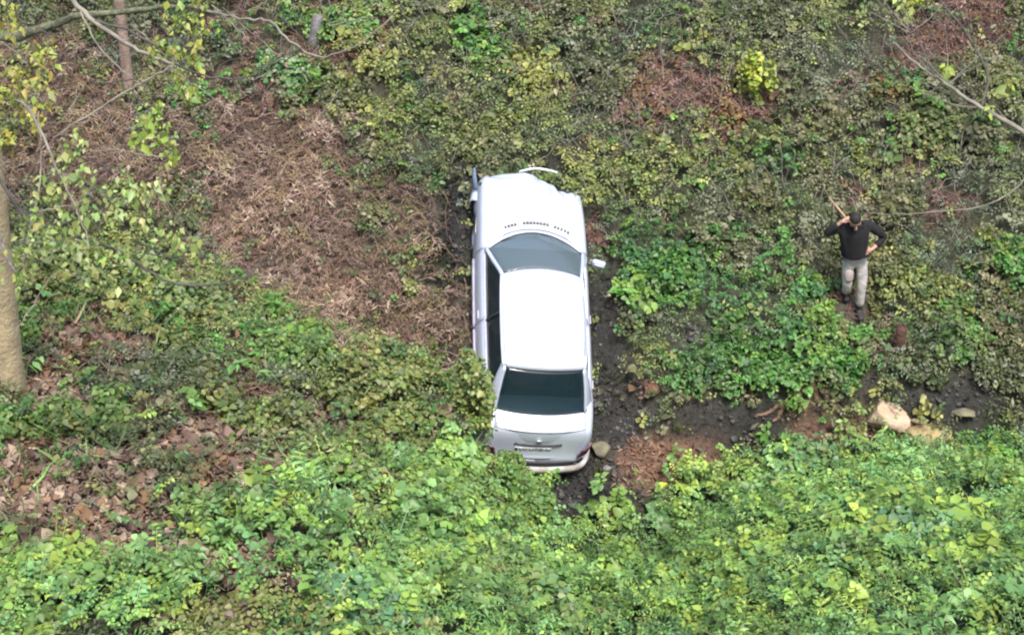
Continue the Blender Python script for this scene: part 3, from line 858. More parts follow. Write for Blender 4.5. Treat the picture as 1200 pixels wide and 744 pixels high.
# hands: wrist, palm, five fingers each
def hand_chains(wr, palm_dir, side_dir, curl_dir):
    w = Vector(wr); d = Vector(palm_dir).normalized(); s = Vector(side_dir).normalized(); c = Vector(curl_dir).normalized()
    ch = []
    pm = w + d * 0.055
    ch.append([(*w, 0.026), (*pm, 0.030)])
    for k, (o, ln) in enumerate(((-0.030, .070), (-0.010, .080), (0.010, .076), (0.030, .060))):
        b = w + d * 0.085 + s * o
        m1 = b + d * ln * 0.5 + c * 0.012
        m2 = m1 + d * ln * 0.25 + c * ln * 0.35
        m3 = m2 - d * 0.004 + c * ln * 0.28
        ch.append([(*pm, 0.030), (*b, 0.0105), (*m1, 0.0095), (*m2, 0.0088), (*m3, 0.0075)])
    t0 = w + d * 0.035 - s * 0.034; t1 = t0 + d * 0.035 - s * 0.022 + c * 0.01; t2 = t1 + d * 0.028 + c * 0.02
    ch.append([(*pm, 0.030), (*t0, 0.013), (*t1, 0.0105), (*t2, 0.009)])
    return ch
LH = (-0.185, -0.12, 1.645); RH = (0.235, -0.10, 1.135)
body_ch = [
    [(0, 0, 1.02, .12), (-.005, 0.0, 1.22, .12), (-.005, -.02, 1.42, .13), (0, -.06, 1.545, .06), (0, -.10, 1.60, .055), (*hd(0, 0.02, -0.02), .06)],
    [(0, 0, 1.02, .12), (-.095, 0.01, .94, .085), (-.125, -.03, .54, .055), (-.13, .17, .12 + lfz, .04)],
    [(0, 0, 1.02, .12), (.095, 0.0, .94, .085), (.075, -.07, .52, .055), (.035, -.03, .10 + rfz, .04)],
    [(-.005, -.02, 1.42, .13), (-.19, -.03, 1.515, .055), (-.395, -.06, 1.465, .040), (*LH, .026)],
    [(-.005, -.02, 1.42, .13), (.19, -.03, 1.505, .055), (.425, .02, 1.235, .040), (*RH, .026)],
]
body_ch += hand_chains(LH, (0.75, -0.1, 0.65), (0.2, 0.95, 0.0), (0.6, 0.1, -0.7))
body_ch += hand_chains(RH, (-0.85, -0.1, -0.35), (0.1, -0.3, -0.95), (-0.2, 0.8, -0.3))
skin_mesh('body', body_ch, M['skin'], person, 1, 0, head_extra)
sweater = skin_mesh('sweater', [
    [(-.005, 0.0, 0.985, .168), (-.005, 0.0, 1.06, .188), (-.005, 0.0, 1.22, .190), (-.005, -.02, 1.42, .190), (0, -.055, 1.53, .085), (0, -.075, 1.565, .072)],
    [(-.005, -.02, 1.42, .190), (-.19, -.03, 1.515, .080), (-.29, -.045, 1.485, .070), (-.40, -.06, 1.46, .064), (-.31, -.09, 1.54, .056), (-.22, -.115, 1.61, .047)],
    [(-.005, -.02, 1.42, .190), (.19, -.03, 1.505, .080), (.315, -.01, 1.37, .070), (.43, .02, 1.235, .060), (.35, -.03, 1.195, .054), (.275, -.075, 1.155, .045)],
], M['knit'], person, 2, 2)
trousers = skin_mesh('trousers', [
    [(0, 0, 1.05, .135), (0, 0, .98, .140), (-.095, 0.01, .88, .100), (-.11, -.015, .72, .086), (-.125, -.03, .54, .073), (-.128, .06, .36, .070), (-.13, .15, .19 + lfz, .066)],
    [(0, 0, .98, .140), (.095, 0.0, .88, .100), (.088, -.04, .70, .086), (.075, -.07, .52, .073), (.055, -.05, .34, .070), (.037, -.035, .16 + rfz, .066)],
], M['trouser'], person, 2, 1)
# faded pinkish patch on one thigh
V = []
for i in range(7):
    for j in range(7):
        a = -1.0 + 2.0 * j / 6; z = 0.83 - 0.20 * i / 6
        wv = 0.75 * math.sqrt(max(0.0, 1 - (abs(i - 3) / 3.15) ** 2))
        V.append((-.105 + 0.097 * math.sin(a * wv), -.012 - 0.099 * math.cos(a * wv) + (0.012 if z > .78 else 0), z))
po = mesh_obj('thigh_patch', V, grid_faces(7, 7), M['trouser_patch'], trousers)
md = po.modifiers.new('thickness', 'SOLIDIFY'); md.thickness = 0.006
for (fx, fy), fz in ((lf, lfz), (rf, rfz)):
    skin_mesh('boot', [[(fx, fy + .0, .26 + fz, .062), (fx, fy + .03, .15 + fz, .058), (fx, fy + .04, .06 + fz, .060), (fx, fy - .06, .045 + fz, .052), (fx, fy - .17, .035 + fz, .045)]], M['boot'], person, 2, 0)
# hair cap
bm = bmesh.new()
g = bmesh.ops.create_uvsphere(bm, u_segments=20, v_segments=14, radius=1.0)
for v in g['verts']:
    x, y, z = v.co
    k = 1.0 + 0.05 * math.sin(9 * x + 4 * z) * math.sin(7 * y)
    v.co = hd(0.086 * x * k, 0.012 + 0.102 * y * k, 0.018 + 0.125 * z * k)
bmesh.ops.delete(bm, geom=[v for v in bm.verts if (hrot.inverted() @ (v.co - HD)).z < 0.055 and (hrot.inverted() @ (v.co - HD)).y < 0.0 or (hrot.inverted() @ (v.co - HD)).z < -0.06], context='VERTS')
me = bpy.data.meshes.new('hair'); bm.to_mesh(me); bm.free(); me.materials.append(M['hair'])
me.polygons.foreach_set('use_smooth', [True] * len(me.polygons))
ho = link(bpy.data.objects.new('hair', me), person)
md = ho.modifiers.new('thickness', 'SOLIDIFY'); md.thickness = 0.012
# eyes and brows
M['eye'] = mat_plain('eye_dark', (0.05, 0.035, 0.03), 0.3)
for s in (-1, 1):
    bm = bmesh.new(); bmesh.ops.create_uvsphere(bm, u_segments=8, v_segments=6, radius=0.011)
    for v in bm.verts: v.co = hd(s * 0.031 + v.co.x, -0.083 + v.co.y, 0.012 + v.co.z * 0.7)
    me = bpy.data.meshes.new('eye'); bm.to_mesh(me); bm.free(); me.materials.append(M['eye']); link(bpy.data.objects.new('eye', me), person)
    tube('eyebrow', [hd(s * 0.015, -0.094, 0.033), hd(s * 0.033, -0.091, 0.038), hd(s * 0.050, -0.080, 0.032)], [0.005] * 3, M['hair'], person, 5)
# stick carried over the shoulder
prm = np.array(Matrix.Rotation(R(-8), 3, 'Y'))
st = tube('walking_stick', [tuple(PB + prm @ np.array(p) * 1.04) for p in ((-0.06, -0.20, 1.66), (-0.125, -0.11, 1.715), (-0.22, 0.06, 1.80), (-0.30, 0.20, 1.86))], [0.013, 0.014, 0.015, 0.014], M['stick'], None, 7, 0.15)
tag(st, "pale brown stick carried over the person's shoulder", 'stick')
# ------------------------------------------------------------------ leaves
LEAF_HEART = (np.array([[0, 0, 0], [-.46, .22, .07], [-.36, .66, .05], [0, 1, -.10], [.36, .66, .05], [.46, .22, .07], [0, .45, -.07]]),
              np.array([[0, 6, 1], [6, 2, 1], [6, 3, 2], [0, 5, 6], [6, 5, 4], [6, 4, 3]]))
LEAF_OVAL = (np.array([[0, 0, 0], [-.30, .38, .06], [0, 1, -.12], [.30, .38, .06], [0, .45, -.04]]),
             np.array([[0, 4, 1], [4, 2, 1], [0, 3, 4], [4, 3, 2]]))
LEAF_STRIP = (np.array([[-.06, 0, 0], [.06, 0, 0], [-.11, .5, .10], [.11, .5, .06], [0, 1, -.05]]),
              np.array([[0, 1, 3], [0, 3, 2], [2, 3, 4]]))
LEAF_NARROW = (np.array([[0, 0, 0], [-.15, .40, .05], [0, 1, -.14], [.15, .40, .05]]), np.array([[0, 3, 1], [3, 2, 1]]))
LEAF_BLADE = (np.array([[-.03, 0, 0], [.03, 0, 0], [-.035, .5, .14], [.035, .5, .14], [0, 1, .02]]),
              np.array([[0, 1, 3], [0, 3, 2], [2, 3, 4]]))
LEAF_CURL = (np.array([[0, 0, 0], [-.40, .35, .22], [-.22, .75, .16], [0, 1, .10], [.25, .70, .20], [.38, .30, .18], [0, .48, -.04]]),
             np.array([[0, 6, 1], [6, 2, 1], [6, 3, 2], [0, 5, 6], [6, 5, 4], [6, 4, 3]]))

def norm(a):
    return a / (np.linalg.norm(a, axis=-1, keepdims=True) + 1e-9)

def leaf_arrays(tmpl, P, N, tipdir, size, col):
    """place template at points P with normals N, tips towards tipdir; returns V, T, C"""
    tv, tt = tmpl
    N = norm(N)
    Tn = norm(tipdir - N * (tipdir * N).sum(1, keepdims=True))
    S = np.cross(Tn, N)
    n = len(P); k = len(tv)
    asp = rng.uniform(0.8, 1.2, n)
    V = (P[:, None, :] + S[:, None, :] * (tv[None, :, 0:1] * (size * asp)[:, None, None]) + Tn[:, None, :] * (tv[None, :, 1:2] * size[:, None, None]) + N[:, None, :] * (tv[None, :, 2:3] * (size * rng.uniform(.3, 1.8, n))[:, None, None]))
    T = tt[None] + (np.arange(n) * k)[:, None, None]
    C = np.repeat(col[:, None, :], k, axis=1)
    return V.reshape(-1, 3), T.reshape(-1, 3), C.reshape(-1, 3)

def join(parts):
    V = []; T = []; C = []; b = 0
    for v, t, c in parts:
        V.append(v); T.append(t + b); C.append(c); b += len(v)
    return np.concatenate(V), np.concatenate(T), np.concatenate(C)

def pal(cols, n, jit=0.25, weights=None):
    cols = np.array(cols, float)
    i = rng.choice(len(cols), n, p=weights)
    c = cols[i] * (1 + jit * rng.normal(0, 1, (n, 1))) * (1 + 0.08 * rng.normal(0, 1, (n, 3)))
    return np.clip(c, 0.01, 0.6)

PALETTE = {
    OLIVE: [(.080, .100, .042), (.112, .132, .060), (.165, .178, .108), (.055, .072, .030), (.098, .130, .044)],
    GREEN: [(.060, .165, .030), (.085, .215, .045), (.048, .130, .038), (.115, .215, .040)],
    YELLOW: [(.158, .198, .050), (.115, .165, .044), (.185, .210, .064), (.080, .122, .036), (.225, .250, .078)],
    BRACKEN: [(.235, .184, .130), (.190, .148, .106), (.335, .275, .205), (.115, .088, .066), (.250, .210, .115)],
    LITTER: [(.185, .128, .100), (.270, .200, .155), (.120, .078, .062), (.200, .125, .075), (.330, .260, .195), (.150, .106, .088)],
    VINE: [(.180, .318, .066), (.128, .245, .056), (.112, .245, .078), (.245, .370, .070), (.160, .310, .105), (.065, .142, .034)],
    RED: [(.170, .108, .088), (.120, .075, .062), (.225, .155, .125), (.190, .125, .070)],
    SOIL: [(.050, .046, .040), (.028, .026, .025), (.110, .104, .096), (.030, .028, .027), (.048, .058, .026)],
    LIME: [(.34, .38, .04), (.27, .33, .045)],
    MULCH: [(.21, .125, .085), (.16, .092, .062), (.27, .17, .12)],
}
# per type: leaves per square metre of plan, leaf size, size spread, canopy height, normal spread, templates, leaves per stem, stem length, uprightness
SPEC = {
    OLIVE: (1800, .053, .26, .56, .42, (LEAF_HEART, LEAF_OVAL, LEAF_NARROW), 7, .24, .55), GREEN: (1150, .072, .22, .46, .32, (LEAF_OVAL, LEAF_HEART, LEAF_OVAL), 10, .26, 1.2), YELLOW: (1350, .058, .26, .60, .42, (LEAF_HEART, LEAF_OVAL, LEAF_NARROW), 8, .28, .6),
    BRACKEN: (3100, .060, .35, .36, .75, (LEAF_STRIP, LEAF_STRIP, LEAF_STRIP), 14, .40, .35), LITTER: (900, .082, .45, .20, .60, (LEAF_CURL, LEAF_OVAL, LEAF_CURL), 1, .0, 0), VINE: (1150, .078, .32, .72, .34, (LEAF_OVAL, LEAF_HEART, LEAF_NARROW), 9, .34, .9),
    RED: (1350, .068, .30, .32, .65, (LEAF_OVAL, LEAF_STRIP, LEAF_STRIP), 9, .30, .5), SOIL: (620, .048, .50, .03, .6, (LEAF_CURL, LEAF_STRIP, LEAF_CURL), 1, 0, 0), MULCH: (1000, .060, .40, .05, .6, (LEAF_STRIP, LEAF_STRIP, LEAF_CURL), 1, 0, 0),
}

def worley(x, y, cell, seed):
    """distance to the nearest cell point (in cells) and two random numbers of that cell"""
    X = np.asarray(x, float) / cell; Y = np.asarray(y, float) / cell
    ix = np.floor(X); iy = np.floor(Y)
    best = np.full(X.shape, 9.0); r1 = np.zeros(X.shape); r2 = np.zeros(X.shape)
    for a in (-1, 0, 1):
        for b in (-1, 0, 1):
            jx = ix + a; jy = iy + b
            d = np.hypot(jx + .1 + .8 * _hash(jx, jy, seed) - X, jy + .1 + .8 * _hash(jx, jy, seed + 1) - Y)
            m = d < best
            best = np.where(m, d, best); r1 = np.where(m, _hash(jx, jy, seed + 2), r1); r2 = np.where(m, _hash(jx, jy, seed + 3), r2)
    return best, r1, r2

def canopy(x, y):
    """0..1 height of the plant cover: rounded clumps with crevices between them"""
    wx = x + .25 * (fbm(x * 2, y * 2, 301, 2) - .5); wy = y + .25 * (fbm(x * 2, y * 2, 311, 2) - .5)
    f1, a1, _ = worley(wx, wy * 1.1, .80, 401); f2, a2, _ = worley(wx, wy, .34, 411)
    return .62 * np.clip(1 - (f1 / .75) ** 2, 0, 1) * (.3 + .7 * a1) + .38 * np.clip(1 - (f2 / .75) ** 2, 0, 1) * (.4 + .6 * a2)

def terr_normal(x, y, e=0.10, hf=None):
    f = hf or H
    dx = (f(x + e, y) - f(x - e, y)) / (2 * e); dy = (f(x, y + e) - f(x, y - e)) / (2 * e)
    return norm(np.stack([-dx, -dy, np.ones_like(dx)], 1))

XLO, XHI, YLO, YHI = -10.3, 10.3, -10.8, 6.8
MAXD = 1800.0
NCAND = int(MAXD * (XHI - XLO) * (YHI - YLO))
cx = rng.uniform(XLO, XHI, NCAND); cy = rng.uniform(YLO, YHI, NCAND)
# keep what this camera, or one a couple of steps aside, could see
pu, pv, _d = project(np.stack([cx, cy, 0.7 * cy * (cy > -2) - 1.0 * (cy <= -2)], 1))
seen = (pu > -260) & (pu < 1460) & (pv > -200) & (pv < 1100)
cx, cy = cx[seen], cy[seen]
# thin to stems before the costly lookups: every point is a stem carrying several leaves
thin = rng.random(len(cx)) < 1 / 5.0
sx_, sy_ = cx[thin], cy[thin]
lx_, ly_ = cx[~thin][:len(cx) // 2], cy[~thin][:len(cx) // 2]

def pick_types(x, y):
    W, u, v = type_weights(x, y)
    cum = np.cumsum(W, 1)
    _, r1, _ = worley(x + .2 * (fbm(x * 3, y * 3, 321, 2) - .5), y + .2 * (fbm(x * 3, y * 3, 331, 2) - .5), .46, 421)
    r = np.where(rng.random(len(x)) < .72, r1, rng.random(len(x)))
    return (r[:, None] > cum).sum(1).clip(0, 9)
st_t = pick_types(sx_, sy_)
lt_t = pick_types(lx_, ly_)
def canopy_z(x, y): return H(x, y) + 0.42 * canopy(x, y)
NAMES = {OLIVE: ('ivy_ground_cover', 'dull olive ivy leaves covering the far hillside', 'ivy'), GREEN: ('green_herb_cover', 'fresh green nettles and herbs in patches below the person', 'herbs'),
         YELLOW: ('yellowing_ground_cover', 'yellow-green small leaved creeper above and beside the car', 'creeper'), BRACKEN: ('dead_bracken', 'wide mat of dead brown bracken left of the car', 'bracken'),
         LITTER: ('leaf_litter', 'fallen brown leaves littering the bank below the tan trunk', 'fallen leaves'), VINE: ('broad_leaf_vine', 'broad pale green vine leaves covering the near bank', 'vine'),
         RED: ('dead_bramble_leaves', 'patches of red-brown dead bramble among the ivy', 'brambles'), SOIL: ('creek_debris', 'dark leaf scraps lying on the muddy ground round the car', 'debris'),
         MULCH: ('bark_mulch', 'reddish brown mulch on bare earth beside the car tail', 'mulch')}
def outside_car(P, m=0.80):
    q = car_local(P)
    return ~((np.abs(q[:, 0]) < m) & (np.abs(q[:, 1]) < 2.18))
total_tris = 0
for t, (nm, lab, cat) in NAMES.items():
    dens, size, ssp, ch, spread, tm, m, L, upr = SPEC[t]
    if m == 1:
        share = dens / (MAXD * .5)
        sel = (lt_t == t) & (rng.random(len(lx_)) < share)
        x, y = lx_[sel], ly_[sel]
    else:
        sel = (st_t == t) & (rng.random(len(sx_)) < dens / m / (MAXD / 5.0))
        x, y = sx_[sel], sy_[sel]
    n = len(x)
    cn = canopy(x, y); g = H(x, y)
    N0 = terr_normal(x, y, 0.08, canopy_z if ch > 0.1 else H)
    dp = np.hypot(x - PB[0], y - PB[1] + 0.1)
    hgt = ch * (0.12 + 1.15 * cn) * rng.uniform(.70, 1.0, n) * (0.06 + 0.94 * sstep(0.3, 0.8, dp))
    B = np.stack([x, y, g + hgt * (0.75 if m > 1 else 1) + 0.012], 1)
    # colour: the stand (cell), then the stem, then the leaf
    _, c1, c2 = worley(x, y, .55, 431 + t); _, d1, d2 = worley(x, y, .24, 441 + t)
    pcol = np.array(PALETTE[t])
    pi = np.where(rng.random(n) < .6, (d1 * len(pcol)).astype(int), rng.integers(len(pcol), size=n)).clip(0, len(pcol) - 1)
    scol = pcol[pi] * ((.72 + .5 * c1) * np.exp(rng.normal(0, .14, n)))[:, None]
    hv = {BRACKEN: .15, LITTER: .20, RED: .20, SOIL: .1, MULCH: .2, VINE: .62, GREEN: .7, YELLOW: .5}.get(t, .9)
    scol = scol * (1 + hv * (c2[:, None] - .5) * np.array([.45, .05, -.3]))
    rs3 = np.where(rng.random(n) < .7, c1, rng.random(n))
    tsel = np.where(rs3 < .48, 0, np.where(rs3 < .78, 1, 2))
    sz0 = size * ((.52 + .95 * c2 ** 1.5) if t in (VINE, GREEN) else (.72 + .6 * c2)) * np.where((t in (VINE, OLIVE, YELLOW)) & (tsel == 2), 1.25, 1.0) * np.exp(rng.normal(0, ssp, n)).clip(.45, 2.0)
    if m == 1:
        k = outside_car(B)
        B, N0, scol, sz0, tsel = B[k], N0[k], scol[k], sz0[k], tsel[k]; n = len(B)
        N = N0 + np.array([0, 0, .4]) + rng.normal(0, spread, (n, 3)); tip = rng.normal(0, 1, (n, 3))
        parts = [leaf_arrays(tm[q], B[w], N[w], tip[w], sz0[w], np.clip(scol[w] * (1 + .15 * rng.normal(0, 1, (w.sum(), 1))), .008, .6)) for q, w in ((k3, tsel == k3) for k3 in range(len(tm)))]
    else:
        az = rng.uniform(0, 2 * math.pi, n)
        hor = np.stack([np.cos(az), np.sin(az), 0 * az], 1)
        D = norm(hor * .9 + N0 * upr + np.array([0, -.25, -.05]))
        Ls = L * rng.uniform(.55, 1.35, n)
        perp = norm(np.cross(D, N0 + 1e-3))
        kk = (np.arange(m) + .6) / m
        Pm = B[:, None, :] + D[:, None, :] * (Ls[:, None] * kk[None, :])[:, :, None]
        Pm[:, :, 2] -= (.38 / (1 + upr)) * Ls[:, None] * kk[None, :] ** 2
        sgn = np.where(np.arange(m) % 2 == 0, 1.0, -1.0)[None, :, None]
        side = perp[:, None, :] * sgn * (1 if t == BRACKEN else rng.uniform(.6, 1.1, (n, m, 1)))
        tipd = side + D[:, None, :] * .45 + np.array([0, 0, -.30]) + rng.normal(0, .75 if t == BRACKEN else .25, (n, m, 3))
        Nn = N0[:, None, :] * .55 + np.array([0, -.12, .62]) + side * .18 + rng.normal(0, spread, (n, m, 3))
        lsz = sz0[:, None] * (1.08 - .45 * kk[None, :]) * np.exp(rng.normal(0, .18, (n, m)))
        Pm = Pm + side * (lsz * .12)[:, :, None]
        col = scol[:, None, :] * (1 + .13 * rng.normal(0, 1, (n, m, 1))) * (0.92 + .2 * kk[None, :, None])
        ts = np.repeat(tsel, m)
        P = Pm.reshape(-1, 3); Nn = Nn.reshape(-1, 3); tipd = tipd.reshape(-1, 3); lsz = lsz.reshape(-1); col = np.clip(col.reshape(-1, 3), .008, .6)
        ok = outside_car(P) & (np.hypot(P[:, 0] - PB[0] + .04, P[:, 1] - PB[1] + .02) > .24) & (P[:, 2] > H(P[:, 0], P[:, 1]) + .004)
        parts = []
        for q, w in ((k3, (ts == k3) & ok) for k3 in range(len(tm))):
            parts.append(leaf_arrays(tm[q], P[w], Nn[w], tipd[w], lsz[w], col[w]))
        if t in (GREEN, VINE, BRACKEN, RED):
            # stems as thin three-step ribbons
            w = outside_car(B + D * Ls[:, None]) & outside_car(B); Bs, Ds, Lq, pq = B[w], D[w], Ls[w], perp[w]
            nst = len(Bs); tt4 = np.array([-.25, .25, .65, 1.0])
            C4 = Bs[:, None, :] + Ds[:, None, :] * (Lq[:, None] * tt4)[:, :, None]
            C4[:, :, 2] -= (.38 / (1 + upr)) * Lq[:, None] * tt4 ** 2
            wd = np.array([.0055, .005, .004, .002])[None, :, None]
            Vs = np.concatenate([C4 - pq[:, None, :] * wd, C4 + pq[:, None, :] * wd], 1).reshape(-1, 3)
            tr = np.array([[0, 4, 5], [0, 5, 1], [1, 5, 6], [1, 6, 2], [2, 6, 7], [2, 7, 3]])
            Tsx = (tr[None] + (np.arange(nst) * 8)[:, None, None]).reshape(-1, 3)
            cs = np.repeat(np.clip(scol[w] * np.array([1.0, .75, .9]), .01, .6), 8, 0)
            parts.append((Vs, Tsx, cs))
    V, T, C = join(parts)
    o = bulk_mesh(nm, V, T, M['drylf'] if t in (BRACKEN, LITTER, RED, SOIL, MULCH) else M['leaf'], C)
    tag(o, lab, cat, kind='stuff')
    total_tris += len(T)

# grass blades on the near bank
n = 5000
x = rng.uniform(-7, 7, n); y = rng.uniform(-8.5, -1.5, n)
gu, gv, _ = project(np.stack([x, y, H(x, y)], 1))
keep = (near_params(x)[0] - y > 0.4) & (fbm(x * 1.2, y * 1.2, 201, 3) > 0.50) & (gu > -100) & (gu < 1300) & (gv < 830)
x, y = x[keep], y[keep]; n = len(x)
P = np.stack([x, y, H(x, y) + rng.uniform(0, .22, n)], 1)
lean = rng.normal(0, 1, (n, 3)) * np.array([.7, .7, 0]) + np.array([0, 0, .9])
V, T, C = leaf_arrays(LEAF_BLADE, P, norm(np.cross(lean, rng.normal(0, 1, (n, 3)))), norm(lean), rng.uniform(.18, .42, n), pal([(.13, .24, .07), (.10, .19, .07), (.21, .26, .10), (.26, .22, .12)], n))
tag(bulk_mesh('grass', V, T, M['leaf'], C), 'long thin grass blades among the vine on the near bank', 'grass', kind='stuff')
total_tris += len(T)

# tangle of thin canes and dead stems
def cane_bunch(name, lab, cat, spots, mat, n, ln, r, lift=0.25, arch=0.25, col=None):
    VV = []; FF = []
    for i in range(n):
        u, v, su, sv = spots[rng.integers(len(spots))]
        px = u + rng.normal(0, su); py = v + rng.normal(0, sv)
        if not (-120 < px < 1320 and -90 < py < 800): continue
        p0 = ground(px, py)
        l2 = car_local(p0)
        if abs(l2[0]) < 1.0 and abs(l2[1]) < 2.4: continue
        a = rng.uniform(0, 2 * math.pi); L = ln * rng.uniform(0.5, 1.4)
        pts = []
        bend = rng.normal(0, 0.25)
        for k in range(7):
            t = k / 6
            x = p0[0] + math.cos(a + bend * t) * L * (t - .5); y = p0[1] + math.sin(a + bend * t) * L * (t - .5) * 0.8
            pts.append((x, y, float(H(x, y)) + lift * (0.5 + 0.8 * rng.random()) * (0.6 + arch * 4 * t * (1 - t))))
        rr = r * rng.uniform(.6, 1.4)
        V, F = tube_data(pts, [rr * (1 - .5 * k / 6) for k in range(7)], 4)
        b = len(VV); VV += V; FF += [tuple(q + b for q in f) for f in F]
    o = mesh_obj(name, VV, FF, mat)
    return tag(o, lab, cat, kind='stuff')
cane_bunch('bramble_canes', 'thin grey bramble canes tangled over the upper slope', 'brambles', [(1000, 100, 150, 90), (880, 70, 100, 60), (760, 170, 80, 60), (1100, 220, 90, 50), (420, 60, 120, 50), (560, 120, 80, 60)], M['twig'], 380, 1.0, .0055, 0.5)
cane_bunch('dead_fern_stalks', 'dry brown stalks in the dead bracken', 'bracken stalks', [(300, 220, 70, 60), (400, 300, 70, 50), (90, 150, 60, 60), (460, 380, 50, 30)], mat_plain('dry_stalk', (.20, .12, .08), .9, noise=.4), 330, 0.55, .0055, 0.34)
cane_bunch('fallen_twigs', 'thin dry twigs scattered through the leaf litter', 'twigs', [(150, 480, 110, 60), (250, 460, 90, 40), (420, 540, 60, 40), (330, 530, 90, 50), (60, 570, 60, 50), (140, 400, 40, 30)], mat_plain('dry_twig', (.27, .20, .14), .9, noise=.5), 330, 0.6, .006, 0.26)

# ------------------------------------------------------------------ single shrubs and clumps
def shrub(name, px, py, rx, rz, n, cols, size0, label, cat, group=None, tmpl=LEAF_HEART, stems=7, lift=0.0, ry=None, at=None):
    size = size0 * (0.80 if tmpl is not LEAF_BLADE else 1); n = int(n * (1.35 if tmpl is not LEAF_BLADE else 1))
    b = ground(px, py) if at is None else np.array([at[0], at[1], float(H(np.array(at[0]), np.array(at[1])))])
    root = empty(name, tuple(b), label, cat, group)
    ry = ry or rx
    # lobes give an uneven outline with gaps
    k = 9
    lob = np.stack([rng.normal(0, .55, k).clip(-.85, .85) * rx, rng.normal(0, .55, k).clip(-.85, .85) * ry, rng.uniform(.35, 1.0, k) * rz + lift], 1)
    lr = rng.uniform(.30, .55, k)
    i = rng.integers(k, size=n)
    d = norm(rng.normal(0, 1, (n, 3))); rad = rng.random(n) ** 0.45
    P = lob[i] + d * (rad * lr[i])[:, None] * np.array([rx, ry, rz * 0.8])
    gz_ = H(b[0] + P[:, 0], b[1] + P[:, 1]) - b[2]
    P[:, 2] = np.maximum(P[:, 2] + gz_ * 0.6, gz_ + 0.03)
    N = d * 0.6 + np.array([0, -.2, .8]) + rng.normal(0, .4, (n, 3))
    tip = d * 0.5 + np.array([0, -.3, -.5]) + rng.normal(0, .6, (n, 3))
    c = pal(cols, n, .12) * (0.62 + 0.5 * rng.random(k)[i])[:, None]
    W = P + b
    q = car_local(W)
    ok = ~((np.abs(q[:, 0]) < 0.84) & (q[:, 1] > -2.22) & (q[:, 1] < 2.25) & (q[:, 2] < 1.7))
    P, N, tip, c = P[ok], N[ok], tip[ok], np.clip(c[ok], .01, .6)
    V, T, C = leaf_arrays(tmpl, P, N, tip, size * np.exp(rng.normal(0, .28, len(P))), c)
    bulk_mesh('foliage', V, T, M['leaf'] if cols[0][1] >= cols[0][0] * .8 else M['drylf'], C, root)
    VV = []; FF = []
    for s in range(stems):
        tgt = lob[s % k]
        if not outside_car((tgt + b)[None], .9)[0] or not outside_car((tgt * .5 + b)[None], .9)[0]: continue
        pts = smooth_path([(rng.normal(0, .04), rng.normal(0, .04), -0.05), tuple(tgt * np.array([.5, .5, .6]) + rng.normal(0, .03, 3)), tuple(tgt)], 3)
        v, f = tube_data(pts, list(np.linspace(.011, .004, len(pts))), 4)
        bb = len(VV); VV += v; FF += [tuple(e + bb for e in ff) for ff in f]
    if VV: mesh_obj('stems', VV, FF, M['twig'], root)
    return root

G = PALETTE
shrub('yellow_shrub', 885, 130, .26, .75, 620, G[LIME] + [(.26, .33, .07)], .075, 'bright yellow-green bush growing high above the person', 'bush')
shrub('orange_leaved_shrub', 850, 150, .25, .35, 260, [(.26, .175, .07), (.22, .14, .075)], .06, 'small orange-brown leaved bush beside the bright yellow bush', 'bush')
shrub('yellow_shrub', 1060, 12, .3, .35, 260, G[LIME], .075, 'yellow-green leaf clump at the foot of the bare forked sapling', 'bush')
shrub('broadleaf_shrub', 1085, 165, .50, .42, 900, [(.15, .20, .06), (.19, .22, .085), (.12, .16, .05)], .075, 'olive green bush on the slope below the bare forked sapling', 'bush')
shrub('rusty_shrub', 1030, 115, .22, .32, 230, [(.23, .155, .065), (.19, .17, .06)], .06, 'rust and yellow tinged bush on the upper slope', 'bush')
shrub('nettle_clump', 790, 330, .55, .35, 1200, G[GREEN], .075, 'large green nettle clump level with the car mirror', 'nettles')
shrub('nettle_clump', 745, 318, .28, .30, 420, [(.06, .16, .06), (.07, .18, .05)], .07, 'dark green nettle clump close to the car mirror', 'nettles')
shrub('nettle_clump', 945, 352, .25, .32, 360, [(.06, .17, .06), (.08, .18, .05)], .07, "dark green nettle clump beside the person's legs", 'nettles')
shrub('herb_clump', 900, 440, .60, .38, 1300, G[GREEN], .075, 'bright green herb clump on the bank lip above the exposed roots', 'herbs', ry=.35)
shrub('herb_clump', 820, 455, .48, .32, 900, [(.08, .19, .05), (.13, .22, .07)], .072, 'green herb clump hanging over the dark wet hollow', 'herbs', ry=.3)
shrub('herb_clump', 1000, 435, .45, .34, 700, G[GREEN], .072, 'green herb clump below the person at the bank edge', 'herbs', ry=.3)
shrub('herb_clump', 1115, 405, .50, .38, 1000, [(.10, .21, .05), (.14, .25, .07), (.08, .17, .05)], .078, 'green herb clump to the right of the red-brown stump', 'herbs', ry=.35)
shrub('herb_clump', 1188, 330, .3, .45, 460, [(.10, .24, .05), (.08, .19, .05)], .075, 'upright green herb clump high on the bank beyond the stump', 'herbs')
shrub('lip_bramble', 1160, 440, .60, .34, 1100, G[OLIVE] + [(.12, .15, .06)], .07, 'dull olive bramble hanging over the creek bank beyond the stump', 'bramble', ry=.25)
shrub('lip_bramble', 1070, 440, .40, .32, 750, G[OLIVE] + [(.10, .16, .05)], .07, 'dull olive bramble hanging over the bank behind the tan boulder', 'bramble', ry=.25)
shrub('yellow_herb', 1080, 345, .55, .32, 820, G[YELLOW] + [(.30, .32, .05)], .065, 'yellowish bush growing beside the person', 'bush')
shrub('green_shrub', 570, 70, .42, .32, 560, [(.12, .24, .05), (.15, .25, .06)], .075, 'green and yellow bush high on the slope above the car', 'bush')
shrub('yellow_shrub', 625, 95, .4, .35, 560, [(.26, .27, .06), (.21, .24, .06)], .07, 'yellowish bush on the slope straight above the hood', 'bush')
